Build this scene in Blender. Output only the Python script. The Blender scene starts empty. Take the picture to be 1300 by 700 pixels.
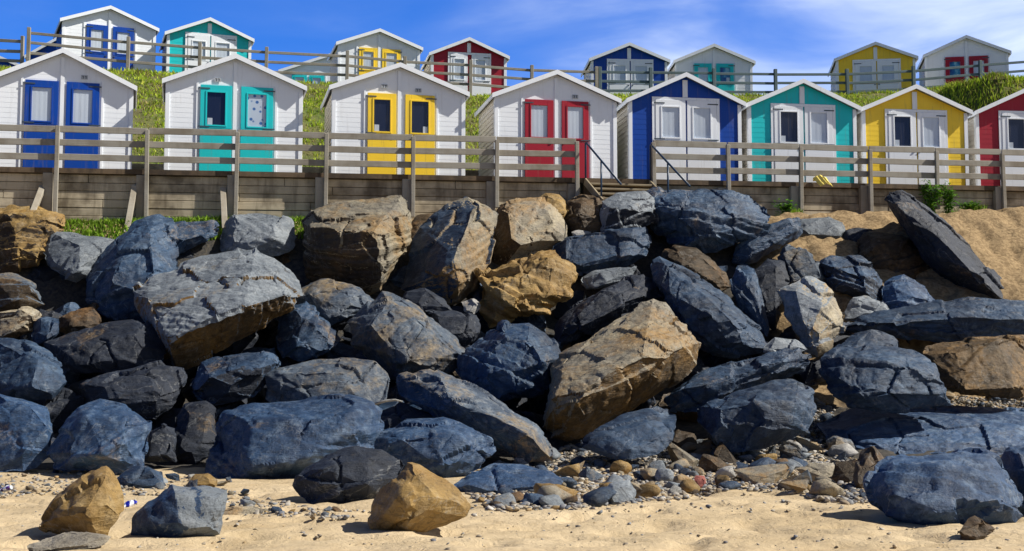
import bpy, bmesh, math, random
import numpy as np
from mathutils import Vector, noise, Matrix
random.seed(7)
C = bpy.context.scene.collection
scn = bpy.context.scene
R = math.radians

# ------------------------------------------------------------------ camera
F = 1700.0; TILT = R(4.7); HC = 1.5
ct, st = math.cos(TILT), math.sin(TILT)
cam = bpy.data.cameras.new('camera'); cam.sensor_width = 36; cam.lens = 36*F/1300
cam.clip_end = 3000; cam.clip_start = .1
co = bpy.data.objects.new('camera', cam); C.objects.link(co)
co.location = (0, 0, HC); co.rotation_euler = (R(90)+TILT, 0, 0)
scn.camera = co

def ray(px, py):
    u = (px-650)/F; w = -(py-350)/F
    y = ct - w*st; z = st + w*ct
    return u/y, z/y                     # per metre of depth
def P(px, py, d):
    a, b = ray(px, py)
    return Vector((a*d, d, HC+b*d))

# ------------------------------------------------------------------ helpers
def lin(r, g, b):
    f = lambda c: (c/255/12.92 if c/255 <= .04045 else ((c/255+.055)/1.055)**2.4)
    return (f(r), f(g), f(b), 1)
class MB:
    def __init__(s): s.v = []; s.f = []
    def add(s, vs, fs):
        n = len(s.v); s.v += [tuple(v) for v in vs]; s.f += [tuple(i+n for i in f) for f in fs]
    def hexa(s, p):                     # 8 points: bottom ring then top ring
        s.add(p, [(3,2,1,0),(4,5,6,7),(0,1,5,4),(1,2,6,5),(2,3,7,6),(3,0,4,7)])
    def box(s, x0, x1, y0, y1, z0, z1):
        s.hexa([(x0,y0,z0),(x1,y0,z0),(x1,y1,z0),(x0,y1,z0),(x0,y0,z1),(x1,y0,z1),(x1,y1,z1),(x0,y1,z1)])
    def bar(s, a, b, w, h, up=Vector((0,0,1))):   # beam from a to b, w wide, h high
        a = Vector(a); b = Vector(b); d = (b-a).normalized()
        side = d.cross(up)
        if side.length < 1e-4: side = Vector((1,0,0))
        side.normalize(); u = side.cross(d)
        p = []
        for q in (a, b):
            p.append([q+side*sx*w/2+u*sz*h/2 for sx, sz in ((-1,-1),(1,-1),(1,1),(-1,1))])
        s.hexa(p[0]+p[1])
    def tube(s, pts, r, n=8):
        pts = [Vector(p) for p in pts]; rings = []
        for i, p in enumerate(pts):
            d = (pts[min(i+1,len(pts)-1)]-pts[max(i-1,0)]).normalized()
            a = d.cross(Vector((.3,.9,.1))).normalized(); b = d.cross(a)
            rr = r[i] if isinstance(r, (list, tuple)) else r
            rings.append([p+(a*math.cos(t)+b*math.sin(t))*rr for t in [2*math.pi*k/n for k in range(n)]])
        vs = [v for q in rings for v in q]; fs = []
        for i in range(len(pts)-1):
            for k in range(n):
                fs.append((i*n+k, i*n+(k+1)%n, (i+1)*n+(k+1)%n, (i+1)*n+k))
        fs.append(tuple(range(n))[::-1]); fs.append(tuple(range((len(pts)-1)*n, len(pts)*n)))
        s.add(vs, fs)
    def build(s, name, mat, parent=None, bevel=0, smooth=False):
        me = bpy.data.meshes.new(name); me.from_pydata(s.v, [], s.f)
        bm = bmesh.new(); bm.from_mesh(me)
        bmesh.ops.recalc_face_normals(bm, faces=bm.faces)
        if bevel: bmesh.ops.bevel(bm, geom=bm.edges[:], offset=bevel, segments=1, affect='EDGES', clamp_overlap=True)
        bm.to_mesh(me); bm.free()
        if smooth: me.polygons.foreach_set('use_smooth', [True]*len(me.polygons))
        me.materials.append(mat)
        o = bpy.data.objects.new(name, me); C.objects.link(o)
        if parent: o.parent = parent
        return o
def np_mesh(name, v, f, mat, smooth=False):
    me = bpy.data.meshes.new(name)
    v = np.asarray(v, np.float32); f = np.asarray(f, np.int32); k = f.shape[1]
    me.vertices.add(len(v)); me.vertices.foreach_set('co', v.ravel())
    me.loops.add(f.size); me.loops.foreach_set('vertex_index', f.ravel())
    me.polygons.add(len(f)); me.polygons.foreach_set('loop_start', np.arange(0, f.size, k, dtype=np.int32))
    if smooth: me.polygons.foreach_set('use_smooth', np.ones(len(f), bool))
    me.update(calc_edges=True); me.validate()
    me.materials.append(mat)
    return me
def tag(o, label=None, cat=None, group=None, kind=None):
    if label: o['label'] = label
    if cat: o['category'] = cat
    if group: o['group'] = group
    if kind: o['kind'] = kind
    return o
def empty(name, loc, rz=0):
    o = bpy.data.objects.new(name, None); C.objects.link(o); o.empty_display_size = .2
    o.location = loc; o.rotation_euler = (0, 0, rz); return o

# ------------------------------------------------------------------ materials
class NT:
    def __init__(s, name):
        s.m = bpy.data.materials.new(name); s.m.use_nodes = True
        s.t = s.m.node_tree; s.b = s.t.nodes['Principled BSDF']
    def n(s, typ, **kw):
        nd = s.t.nodes.new(typ)
        for k, v in kw.items():
            if k in nd.inputs.keys(): nd.inputs[k].default_value = v
            else: setattr(nd, k, v)
        return nd
    def l(s, a, b): s.t.links.new(a, b)
    def mix(s, fac, a, b, mode='MIX'):
        m = s.t.nodes.new('ShaderNodeMix'); m.data_type = 'RGBA'; m.blend_type = mode
        for sock, val in ((m.inputs[0], fac), (m.inputs[6], a), (m.inputs[7], b)):
            if hasattr(val, 'is_output'): s.l(val, sock)
            else: sock.default_value = val
        return m.outputs[2]
    def ramp(s, x, pos):
        r = s.t.nodes.new('ShaderNodeValToRGB'); e = r.color_ramp.elements
        while len(e) < len(pos): e.new(.5)
        for i, (p, c) in enumerate(pos):
            e[i].position = p; e[i].color = c if len(c) == 4 else (*c, 1)
        s.l(x, r.inputs[0]); return r.outputs[0]
    def noise(s, vec, scale, detail=6, rough=.55, dist=0):
        k = s.n('ShaderNodeTexNoise', Scale=scale, Detail=detail, Roughness=rough, Distortion=dist)
        if vec is not None: s.l(vec, k.inputs['Vector'])
        return k.outputs['Fac']
    def bump(s, h, strength=.3, dist=.03, prev=None):
        b = s.n('ShaderNodeBump', Strength=strength, Distance=dist); s.l(h, b.inputs['Height'])
        if prev is not None: s.l(prev, b.inputs['Normal'])
        s.l(b.outputs[0], s.b.inputs['Normal']); return b.outputs[0]
    def objco(s, rnd=True):
        tc = s.n('ShaderNodeTexCoord')
        if not rnd: return tc.outputs['Object']
        oi = s.n('ShaderNodeObjectInfo')
        mul = s.n('ShaderNodeVectorMath', operation='SCALE'); s.l(oi.outputs['Random'], mul.inputs['Scale'])
        mul.inputs[0].default_value = (91, 47, 63)
        ad = s.n('ShaderNodeVectorMath', operation='ADD'); s.l(tc.outputs['Object'], ad.inputs[0]); s.l(mul.outputs[0], ad.inputs[1])
        return ad.outputs[0]
    def rand(s): return s.n('ShaderNodeObjectInfo').outputs['Random']
W0 = (0,0,0,1); W1 = (1,1,1,1)

def paint(name, col, rough=.45, dirt=.25):
    k = NT(name); v = k.objco()
    n1 = k.noise(v, 1.3, 6); n2 = k.noise(v, 14, 5)
    d = k.ramp(n1, [(.42, W0), (.75, (dirt,)*3+(1,))])
    c = k.mix(d, col, tuple(x*.62+.02 for x in col[:3])+(1,))
    r2 = k.ramp(n2, [(.55, W0), (.8, (.25,.25,.25,1))])
    c = k.mix(r2, c, tuple(x*.8+.01 for x in col[:3])+(1,))
    mp = k.n('ShaderNodeMapping'); mp.inputs['Scale'].default_value = (7, 7, .55); k.l(v, mp.inputs[0])
    run = k.noise(mp.outputs[0], 1.6, 6, .6)
    c = k.mix(k.ramp(run, [(.56, W0), (.78, (dirt*1.6,)*3)]), c, (.20,.17,.13,1))       # runs of rust and salt down the boards
    k.l(c, k.b.inputs['Base Color']); k.b.inputs['Roughness'].default_value = rough; k.b.inputs['Specular IOR Level'].default_value = .3
    k.bump(n2, .15, .005)
    return k.m
def timber(name, a, b, dark, stain=.35):
    k = NT(name); v = k.objco()
    mp = k.n('ShaderNodeMapping'); mp.inputs['Scale'].default_value = (.6, 9, 12); k.l(v, mp.inputs[0])
    g = k.noise(mp.outputs[0], 2.4, 8, .65, .4); big = k.noise(v, .55, 4); mid = k.noise(v, 2.3, 5)
    ri = k.n('ShaderNodeNewGeometry').outputs['Random Per Island']
    c = k.mix(g, a, b)
    c = k.mix(k.ramp(ri, [(0, (.0,)*3), (1, (.55,)*3)]), c, tuple(x*.55 for x in a[:3])+(1,))
    c = k.mix(k.ramp(k.mix(.5, big, mid), [(.46, W0), (.62, (min(1,stain+.4),)*3)]), c, dark)
    m2 = k.n('ShaderNodeMapping'); m2.inputs['Scale'].default_value = (4.5, 4.5, .5); k.l(v, m2.inputs[0])
    c = k.mix(k.ramp(k.noise(m2.outputs[0], 1.3, 7, .65), [(.5, W0), (.7, (min(.9, stain*1.5),)*3)]), c, dark)
    k.l(c, k.b.inputs['Base Color']); k.b.inputs['Roughness'].default_value = .85
    k.bump(g, .5, .012); return k.m

def rockmat(name, c1, c2, c3, ochre=(.30,.19,.075,1), cov=.4, rough=.62, pale=.5):
    """c1 main stone, c2 darker stone, c3 pale bloom; ochre patches cover `cov` of it"""
    k = NT(name); v = k.objco(); rn = k.rand()
    n1 = k.noise(v, .9, 7, .6, .6); n2 = k.noise(v, 4.5, 8, .65); n3 = k.mix(.3, k.noise(v, .75, 9, .62, .8), k.noise(v, 9, 7, .7))
    n4 = k.noise(v, 22, 6, .7)
    mp = k.n('ShaderNodeMapping'); mp.inputs['Scale'].default_value = (1.2, 1.2, 7); mp.inputs['Rotation'].default_value = (.4,.3,0); k.l(v, mp.inputs[0])
    str_ = k.noise(mp.outputs[0], 1.8, 8, .7, .5)
    c = k.mix(k.ramp(n1, [(.36, W0), (.64, W1)]), c2, c1)
    c = k.mix(k.ramp(n2, [(.5, W0), (.74, (pale,)*3)]), c, c3)
    c = k.mix(k.ramp(str_, [(.52, W0), (.66, (.45,)*3)]), c, tuple(x*.45 for x in c2[:3])+(1,))
    oc = k.ramp(n3, [(.62-cov*.42, W0), (.76-cov*.42, (.85,)*3)])
    o2 = k.mix(n2, tuple(x*.55 for x in ochre[:3])+(1,), tuple(min(1, x*1.25) for x in ochre[:3])+(1,))
    c = k.mix(oc, c, o2)
    c = k.mix(k.ramp(n4, [(.28, (.55,)*3), (.5, W0)]), c, tuple(x*.4 for x in c2[:3])+(1,))
    vein = k.noise(v, 1.1, 5, .55, .7)
    c = k.mix(k.ramp(vein, [(.494, W0), (.499, (.22,)*3), (.501, (.22,)*3), (.506, W0)]), c, (.42,.42,.40,1))
    crk = k.noise(v, 2.3, 4, .5, .9)
    c = k.mix(k.ramp(crk, [(.485, W0), (.498, (.5,)*3), (.502, (.5,)*3), (.515, W0)]), c, tuple(x*.25 for x in c2[:3])+(1,))
    c = k.mix(1, c, k.ramp(rn, [(0, (.74,.77,.8)), (1, (1.12,1.14,1.16))]), 'MULTIPLY')
    k.l(c, k.b.inputs['Base Color'])
    k.b.inputs['Roughness'].default_value = rough
    k.b.inputs['Specular IOR Level'].default_value = .35
    p = k.bump(k.mix(.6, n2, str_), .7, .09)
    k.bump(n4, .6, .03, p)
    return k.m

M = {}
M['white'] = paint('white_paint', (.84,.89,.95,1), .5, .12)
M['cream'] = paint('cream_paint', (.74,.71,.65,1), .55, .22)
M['blue'] = paint('blue_paint', lin(0,66,162))
M['teal'] = paint('teal_paint', lin(28,198,204))
M['yellow'] = paint('yellow_paint', lin(252,214,58))
M['red'] = paint('red_paint', lin(160,28,48))
M['metal'] = paint('dark_blue_metal', lin(38,62,88), .35)
M['hinge'] = paint('hinge_metal', lin(70,82,92), .4)
M['roof'] = paint('roof_felt', (.22,.23,.24,1), .9, .5)
M['fence'] = timber('weathered_timber', (.33,.31,.26,1), (.50,.47,.41,1), (.15,.12,.08,1), .2)
M['shade_wood'] = timber('shade_tinted_timber', (.10,.155,.18,1), (.17,.24,.27,1), (.06,.09,.10,1), .1)  # fence timber again, its shaded blue-grey look put into the colour
M['wallwood'] = timber('sleeper_timber', (.45,.38,.265,1), (.64,.565,.42,1), (.07,.05,.028,1), .38)
M['postwood'] = timber('post_timber', (.36,.33,.27,1), (.52,.48,.40,1), (.16,.12,.07,1), .15)
M['deckwood'] = timber('deck_timber', (.10,.065,.035,1), (.17,.12,.07,1), (.03,.02,.012,1), .5)
M['stairwood'] = timber('stair_timber', (.32,.26,.17,1), (.44,.37,.25,1), (.12,.09,.05,1), .2)
M['plate'] = paint('plate_grey', (.42,.46,.5,1)); M['ink'] = paint('plate_ink', (.08,.09,.11,1))
M['paper'] = paint('paper_white', (.7,.74,.78,1))
M['curtain'] = paint('curtain_pale', (.66,.72,.80,1), .9, .12)
M['dim'] = paint('interior_shade', lin(6,24,58), .9)  # dark paint that stands in for the shade inside a hut
M['cloth_y'] = paint('cloth_yellow', lin(236,214,110), .9, .4)
def glass():
    k = NT('window_glass'); t = k.t; out = t.nodes['Material Output']
    tr = k.n('ShaderNodeBsdfTransparent'); tr.inputs[0].default_value = (.95,.97,.99,1)
    gl = k.n('ShaderNodeBsdfGlossy', Roughness=.04)
    fr = k.n('ShaderNodeLayerWeight', Blend=.5)
    mx = k.n('ShaderNodeMixShader'); pw = k.n('ShaderNodeMath', operation='POWER'); pw.inputs[1].default_value = 4; k.l(fr.outputs['Facing'], pw.inputs[0]); ma = k.n('ShaderNodeMath', operation='MULTIPLY_ADD'); ma.inputs[1].default_value = .6; ma.inputs[2].default_value = .05; k.l(pw.outputs[0], ma.inputs[0]); k.l(ma.outputs[0], mx.inputs[0]); k.l(tr.outputs[0], mx.inputs[1]); k.l(gl.outputs[0], mx.inputs[2])
    k.l(mx.outputs[0], out.inputs[0]); return k.m
M['glass'] = glass()
def floral():
    k = NT('floral_curtain'); v = k.objco(False)
    vo = k.n('ShaderNodeTexVoronoi', Scale=7.5); k.l(v, vo.inputs['Vector'])
    c = k.mix(k.ramp(vo.outputs['Distance'], [(.25, W1), (.4, W0)]), lin(205,216,230), lin(60,110,175))
    k.l(c, k.b.inputs['Base Color']); k.b.inputs['Roughness'].default_value = .9; return k.m
M['floral'] = floral()
def picture():
    k = NT('window_picture'); v = k.objco(False); n = k.noise(v, 3.5, 4)
    c = k.ramp(n, [(.35, lin(10,50,130)), (.5, lin(30,130,170)), (.68, lin(170,220,225))])
    k.l(c, k.b.inputs['Base Color']); return k.m
M['picture'] = picture()

sl_d = (.012,.026,.056,1)
M['slate'] = rockmat('slate_rock', (.036,.074,.138,1), sl_d, (.15,.21,.285,1), cov=.10, rough=.52, pale=.6)
M['blue_r'] = rockmat('blue_slate_rock', (.037,.085,.175,1), (.013,.035,.085,1), (.17,.235,.325,1), cov=.05, rough=.52, pale=.8)
M['grey'] = rockmat('grey_rock', (.235,.26,.285,1), (.12,.14,.165,1), (.39,.41,.42,1), ochre=(.30,.22,.11,1), cov=.14, pale=.6)
M['mixed'] = rockmat('rusty_slate_rock', (.095,.125,.165,1), (.032,.048,.078,1), (.27,.285,.29,1), ochre=(.27,.19,.09,1), cov=.30, pale=.65)
M['tan'] = rockmat('tan_rock', (.345,.29,.195,1), (.18,.16,.13,1), (.48,.43,.32,1), ochre=(.34,.19,.055,1), cov=.36, pale=.6)
M['gold'] = rockmat('golden_rock', (.37,.235,.075,1), (.19,.115,.036,1), (.48,.39,.24,1), ochre=(.29,.16,.04,1), cov=.3)
M['brown'] = rockmat('brown_rock', (.080,.050,.022,1), (.032,.022,.014,1), (.18,.14,.09,1), ochre=(.19,.10,.035,1), cov=.3)
M['rust'] = rockmat('rust_rock', (.155,.090,.032,1), (.055,.036,.017,1), (.26,.18,.085,1), ochre=(.32,.17,.04,1), cov=.4)
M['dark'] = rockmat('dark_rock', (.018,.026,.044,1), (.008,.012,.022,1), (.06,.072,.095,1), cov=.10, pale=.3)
M['redstone'] = rockmat('brick_red', (.42,.12,.09,1), (.3,.09,.07,1), (.5,.2,.15,1), cov=0)
M['pale'] = rockmat('pale_rock', (.42,.40,.36,1), (.30,.29,.28,1), (.56,.54,.50,1), cov=.15)
SKY_SAT=1.2; SKY_VAL=1.0; SKY_STR=.06; SUN_STR=5; EXPO=.55; CLOUD=(10,11,12.5,1); SKY_TINT=(.40,.87,1.68,1)
# ------------------------------------------------------------------ lie of the land
E0 = P(0, 213, 33.7); E1 = P(1300, 238, 39.0)
wx = Vector((E1.x-E0.x, E1.y-E0.y, 0)).normalized(); wn = Vector((wx.y, -wx.x, 0))   # along the wall, out towards the sea
def lerp(a, b, t): return a+(b-a)*t
def Yw(X): return E0.y+(X-E0.x)*(E1.y-E0.y)/(E1.x-E0.x)
def Zd(X): return E0.z+np.clip((X-E0.x)/(E1.x-E0.x), -.5, 1.5)*(E1.z-E0.z)
def Zb(X): return 5.45+np.clip((X+12.9)/27.8, -.3, 1.2)*1.02
def smooth(a, b, x):
    t = np.clip((x-a)/(b-a), 0, 1); return t*t*(3-2*t)
TT = [0, .19, .38, .66, .95, 1.05]; TS = [.02, .25, 1.05, 2.9, 1, 1]
Y00 = 19.0
def S(X, Y):                            # mid plane of the boulder slope
    t = (Y-Y00)/(Yw(X)-Y00); zb = Zb(X)
    s = np.interp(t, TT[:4]+[.95, 1.0], TS[:4]+[0, 0])
    hi = lerp(2.9, zb+.05, np.clip((t-.66)/.3, 0, 1))
    return np.where(t < .66, s, np.minimum(hi, zb+.05))
def vnoise(x, y, z=0.): return noise.noise(Vector((x, y, z)))
def G(X, Y, rough=True):                # ground under the boulders
    t = (Y-Y00)/(Yw(X)-Y00)
    off = np.interp(t, [-.2, 0, .19, .4, .6, .8, .96], [0, .02, .25, .95, 1.5, 1.25, .0])
    off = off*(1-.85*smooth(5.5, 8.5, X)*smooth(.58, .8, t))
    return S(X, Y)-off
_n = lambda a: np.asarray(a)
def hump(X, Y):
    v = Vector((X, Y, 0))
    z = .055*noise.noise(v*.45)+.035*noise.noise(v*1.3+Vector((7,3,1)))+.022*noise.noise(v*Vector((2.6,4.,1))+Vector((1,9,4)))
    c = noise.noise(v*Vector((2.1,2.6,1))+Vector((31,17,3)))          # footprints: sharp little dips
    if Y < 20 or (Y > 26 and X > 5): z -= (.17 if Y < 20 else .2)*max(0, c-.12)**.7 if c > .14 else 0
    w_ = float(smooth(4.5, 7, X)*smooth(25, 28, Y))
    if w_: z += w_*(.10*noise.noise(v*.8+Vector((2,2,8)))+.09*noise.noise(v*1.9+Vector((4,2,8)))+.06*noise.noise(v*4.2))
    c2 = noise.noise(v*Vector((4.3,5.2,1))+Vector((3,57,3)))
    z -= .09*max(0, c2-.2)
    return z
def Gs(X, Y): return float(G(X, Y))+hump(X, Y)
def hit(px, py, f=None, d0=8, d1=60):
    f = f or Gs; a, b = ray(px, py); d = d0
    while d < d1:
        if HC+b*d <= f(a*d, d):
            lo, hi = d-.25, d
            for _ in range(12):
                m = (lo+hi)/2
                if HC+b*m <= f(a*m, m): hi = m
                else: lo = m
            return hi
        d += .25
    return None

def grid(name, xs, ys, zf, mat, smoothf=True):
    nx, ny = len(xs), len(ys); v = []
    for y in ys:
        for x in xs: v.append(zf(x, y))
    v = np.array(v, np.float32); i = np.arange((nx-1)*(ny-1)); r, c = i//(nx-1), i % (nx-1); a = r*nx+c
    f = np.stack([a, a+1, a+nx+1, a+nx], 1)
    o = bpy.data.objects.new(name, np_mesh(name, v, f, mat, smoothf)); C.objects.link(o); return o

def sandmat():
    k = NT('beach_sand'); v = k.objco(False)
    n1 = k.noise(v, .5, 6); n2 = k.noise(v, 3.2, 7, .6); n3 = k.noise(v, 60, 4, .7); n4 = k.noise(v, 9, 6, .6, .6)
    c = k.mix(k.ramp(n1, [(.35, W0), (.65, W1)]), (.42,.33,.205,1), (.52,.42,.275,1))
    c = k.mix(k.ramp(n2, [(.48, W0), (.72, (.5,)*3)]), c, (.34,.25,.14,1))
    c = k.mix(k.ramp(n3, [(.62, W0), (.75, (.6,)*3)]), c, (.25,.19,.13,1))
    ab = k.n('ShaderNodeAttribute', attribute_name='upper'); c = k.mix(k.ramp(ab.outputs['Fac'], [(0, W0), (1, (.95,)*3)]), c, k.mix(k.ramp(n4, [(.4, W0), (.6, W1)]), (.18,.122,.064,1), (.32,.23,.125,1)))
    at = k.n('ShaderNodeAttribute', attribute_name='stony_shade'); sn = k.ramp(k.mix(.25, at.outputs['Fac'], n2), [(.42, W0), (.52, W1)])
    c = k.mix(sn, c, k.mix(k.ramp(n4, [(.35, W0), (.65, W1)]), (.030,.032,.036,1), (.085,.075,.060,1)))  # stony ground, coloured dark to put shade into the boulder gaps
    c = k.mix(k.ramp(k.noise(v, 34, 3, .8), [(.66, W0), (.72, (.8,)*3)]), c, (.17,.14,.12,1))
    k.l(c, k.b.inputs['Base Color']); k.b.inputs['Roughness'].default_value = .95
    k.b.inputs['Specular IOR Level'].default_value = .15
    p = k.bump(n4, .55, .07); k.bump(n3, .35, .012, p); return k.m
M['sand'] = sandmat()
def earthmat():
    k = NT('bank_earth'); v = k.objco(False)
    n1 = k.noise(v, .6, 6); n2 = k.noise(v, 3.5, 7, .65); n3 = k.noise(v, 30, 5, .7)
    c = k.mix(k.ramp(n1, [(.35, W0), (.62, W1)]), (.13,.10,.05,1), (.085,.13,.02,1))
    c = k.mix(k.ramp(n2, [(.4, W0), (.7, (.7,)*3)]), c, (.16,.15,.045,1))
    k.l(c, k.b.inputs['Base Color']); k.b.inputs['Roughness'].default_value = 1
    p = k.bump(n2, .8, .15); k.bump(n3, .6, .05, p); return k.m
M['earth'] = earthmat()
xs = np.concatenate([np.linspace(-60, -16, 12), np.linspace(-15.5, 17.5, 290), np.linspace(18.5, 60, 12)])
ys = np.concatenate([np.linspace(-40, 9, 10), np.linspace(9.8, 40.4, 300), np.linspace(41, 52, 6)])
def beach_pt(x, y):
    yw = Yw(x)
    if y > yw+.3: return (x, y, float(G(x, yw))-.3)
    return (x, y, Gs(x, y) if -18 < x < 19 and y > 8 else float(G(x, y)))
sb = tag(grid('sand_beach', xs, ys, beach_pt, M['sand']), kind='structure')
at = sb.data.attributes.new('stony_shade', 'FLOAT', 'POINT'); q = np.empty(len(sb.data.vertices)*3, np.float32); sb.data.vertices.foreach_get('co', q); q = q.reshape(-1, 3)
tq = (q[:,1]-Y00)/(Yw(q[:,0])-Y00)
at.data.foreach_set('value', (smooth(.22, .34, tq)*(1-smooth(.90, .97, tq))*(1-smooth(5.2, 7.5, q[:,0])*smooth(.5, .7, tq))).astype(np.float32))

# bank behind the lower huts, plateau of the upper huts
UFP = [(-90,30),(37,35),(163,47),(254,54),(338,60),(440.6,64.6),(513.5,71.8),(597,76.5),(675,83),(757,85),(826,86),(906,87),(984.5,88),(1075.5,88),(1159,84),(1244,77),(1335,70)]
UGY = [(-90,84),(37,88),(163,90),(254,97),(338,104),(440,108),(513,116),(597,122),(675,124),(757,122),(826,122),(906,122),(984,122),(1075,121),(1159,116),(1244,106),(1335,98)]
def ufd(px): return 47+(px-37)/1263*6.5
uX = []; uZ = []; uY = []
for px, py in UGY:
    p = P(px, py, ufd(px)); uX.append(p.x); uZ.append(p.z); uY.append(p.y)
def Zp(X): return float(np.interp(X, uX, uZ))
def Yf(X): return float(np.interp(X, uX, uY)) if X < uX[-1] else uY[-1]+(X-uX[-1])*.17
def bank(X, Y):
    y0 = Yw(X)+4.4; y1 = Yf(X)-.15; z0 = float(Zd(X))+.75; z1 = Zp(X)
    t = min(max((Y-y0)/(y1-y0), 0), 1)
    z = lerp(z0, z1, t**.9)
    b = .28*math.sin(math.pi*t)
    z += b*(noise.noise(Vector((X*.7, Y*.7, 2)))+.6*noise.noise(Vector((X*1.9, Y*1.9, 5))))
    return z
xs = np.concatenate([np.linspace(-90, -20, 15), np.linspace(-19, 24, 130), np.linspace(25, 110, 15)])
def bank_pt(x, tt):
    y0 = Yw(x)+4.3; y1 = Yf(x)
    y = y0+(y1-y0)*tt if tt <= 1 else y1+(tt-1)*60
    return (x, y, bank(x, y))
tag(grid('grass_bank', xs, np.concatenate([np.linspace(0, 1, 36), [1.02, 1.1, 1.2, 1.5, 2, 3]]), bank_pt, M['earth']), kind='structure')

# boardwalk deck
mb = MB(); a0 = -60; a1 = 60
def wp(X, out, z): return Vector((X, Yw(X), 0))+wn*out+Vector((0, 0, z))
for k in range(24):
    xa = lerp(a0, a1, k/24); xb = lerp(a0, a1, (k+1)/24)
    za, zb_ = float(Zd(xa)), float(Zd(xb))
    mb.hexa([wp(xa,.16,za-.13), wp(xb,.16,zb_-.13), wp(xb,-4.6,zb_-.13), wp(xa,-4.6,za-.13), wp(xa,.16,za), wp(xb,.16,zb_), wp(xb,-4.6,zb_), wp(xa,-4.6,za)])
tag(mb.build('boardwalk', M['deckwood']), kind='structure')
mb = MB()
for k in range(24):
    xa = lerp(a0, a1, k/24); xb = lerp(a0, a1, (k+1)/24); za, zb_ = float(Zd(xa)), float(Zd(xb))
    mb.hexa([wp(xa,-4.15,za), wp(xb,-4.15,zb_), wp(xb,-4.4,zb_), wp(xa,-4.4,za), wp(xa,-4.15,za+.85), wp(xb,-4.15,zb_+.85), wp(xb,-4.4,zb_+.85), wp(xa,-4.4,za+.85)])
bw = tag(mb.build('bank_retaining_wall', M['wallwood']), 'low dark timber wall holding back the grass bank behind the lower huts', 'retaining wall')

def wallX(px, py=230):                  # where the ray through a picture column meets the wall line
    a, b = ray(px, py); d = (E0.y-E0.x*(wx.y/wx.x))/(1-a*(wx.y/wx.x)); return a*d
# retaining wall of sleepers
def planks(Xa, Xb, name, label):
    root = empty(name, wp(Xa, 0, float(Zb(Xa))), math.atan2(wx.y, wx.x)); inv = root.matrix_basis.inverted()
    tag(root, label, 'retaining wall')
    mb = MB(); h = .215; rnd = random.Random(name)
    row = 0
    while row < 9:
        X = Xa-rnd.uniform(0, 2)
        while X < Xb:
            L = rnd.uniform(3.2, 6.2); s, e = max(X, Xa), min(X+L, Xb); X += L
            if e-s < .05: continue
            z1 = [float(Zd(q))-.14-row*h for q in (s, e)]; z0 = [z-h+.012 for z in z1]
            o = rnd.uniform(-.012, .012)
            if rnd.random() < .03: continue
            p = [wp(s+.006,o,z0[0]), wp(e-.006,o,z0[1]), wp(e-.006,o-.12,z0[1]), wp(s+.006,o-.12,z0[0]), wp(s+.006,o,z1[0]), wp(e-.006,o,z1[1]), wp(e-.006,o-.12,z1[1]), wp(s+.006,o-.12,z1[0])]
            mb.hexa([inv@q for q in p])
        row += 1
    p = [wp(Xa,-.14,3.5), wp(Xb,-.14,3.5), wp(Xb,-.3,3.5), wp(Xa,-.3,3.5), wp(Xa,-.14,float(Zd(Xa))-.15), wp(Xb,-.14,float(Zd(Xb))-.15), wp(Xb,-.3,float(Zd(Xb))-.15), wp(Xa,-.3,float(Zd(Xa))-.15)]
    mb.hexa([inv@q for q in p])
    mb.build('planking', M['wallwood'], root, bevel=.008)
    return root, inv
XL = wallX(737); XR = wallX(826)
wl, il = planks(-40, XL, 'timber_retaining_wall', 'weathered sleeper retaining wall under the boardwalk, left of the steps, with leaning props')
wr, ir = planks(XR, 40, 'timber_retaining_wall', 'low sleeper retaining wall with sand at its foot, right of the steps')
def wallpost(px, ytop, root, inv, w=.25, d=.16):
    X = wallX(px); zt = P(px, ytop, Yw(X)-.1).z; mb = MB()
    q = lambda dx, o, z: inv@(wp(X, o, z)+wx*dx)
    mb.hexa([q(-w/2,.03+d,3.6), q(w/2,.03+d,3.6), q(w/2,.03,3.6), q(-w/2,.03,3.6), q(-w/2,.03+d,zt), q(w/2,.03+d,zt), q(w/2,.03,zt), q(-w/2,.03,zt)])
    mb.build('post', M['postwood'], root, bevel=.012)
for px, yt in ((-55,217),(62,220),(180,223),(295,223),(406,226),(516,228),(622,231),(725,234)): wallpost(px, yt, wl, il)
for px, yt in ((914,239),(1006,237),(1094,236),(1178,240),(1264,238),(1350,238)): wallpost(px, yt, wr, ir)
for (ax, ay, bx, by) in ((54,238,44,264),(171,236,161,294),(283,240,285,281)):
    X = wallX(ax); a = P(ax, ay, Yw(X)-.08); b = P(bx, by, Yw(X)-.75); mb = MB()
    mb.bar(il@a, il@b+Vector((0,0,-.5))*0+(il@b-il@a)*.25, .15, .12, Vector((0,1,0))); mb.build('prop', M['postwood'], wl, bevel=.01)

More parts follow.
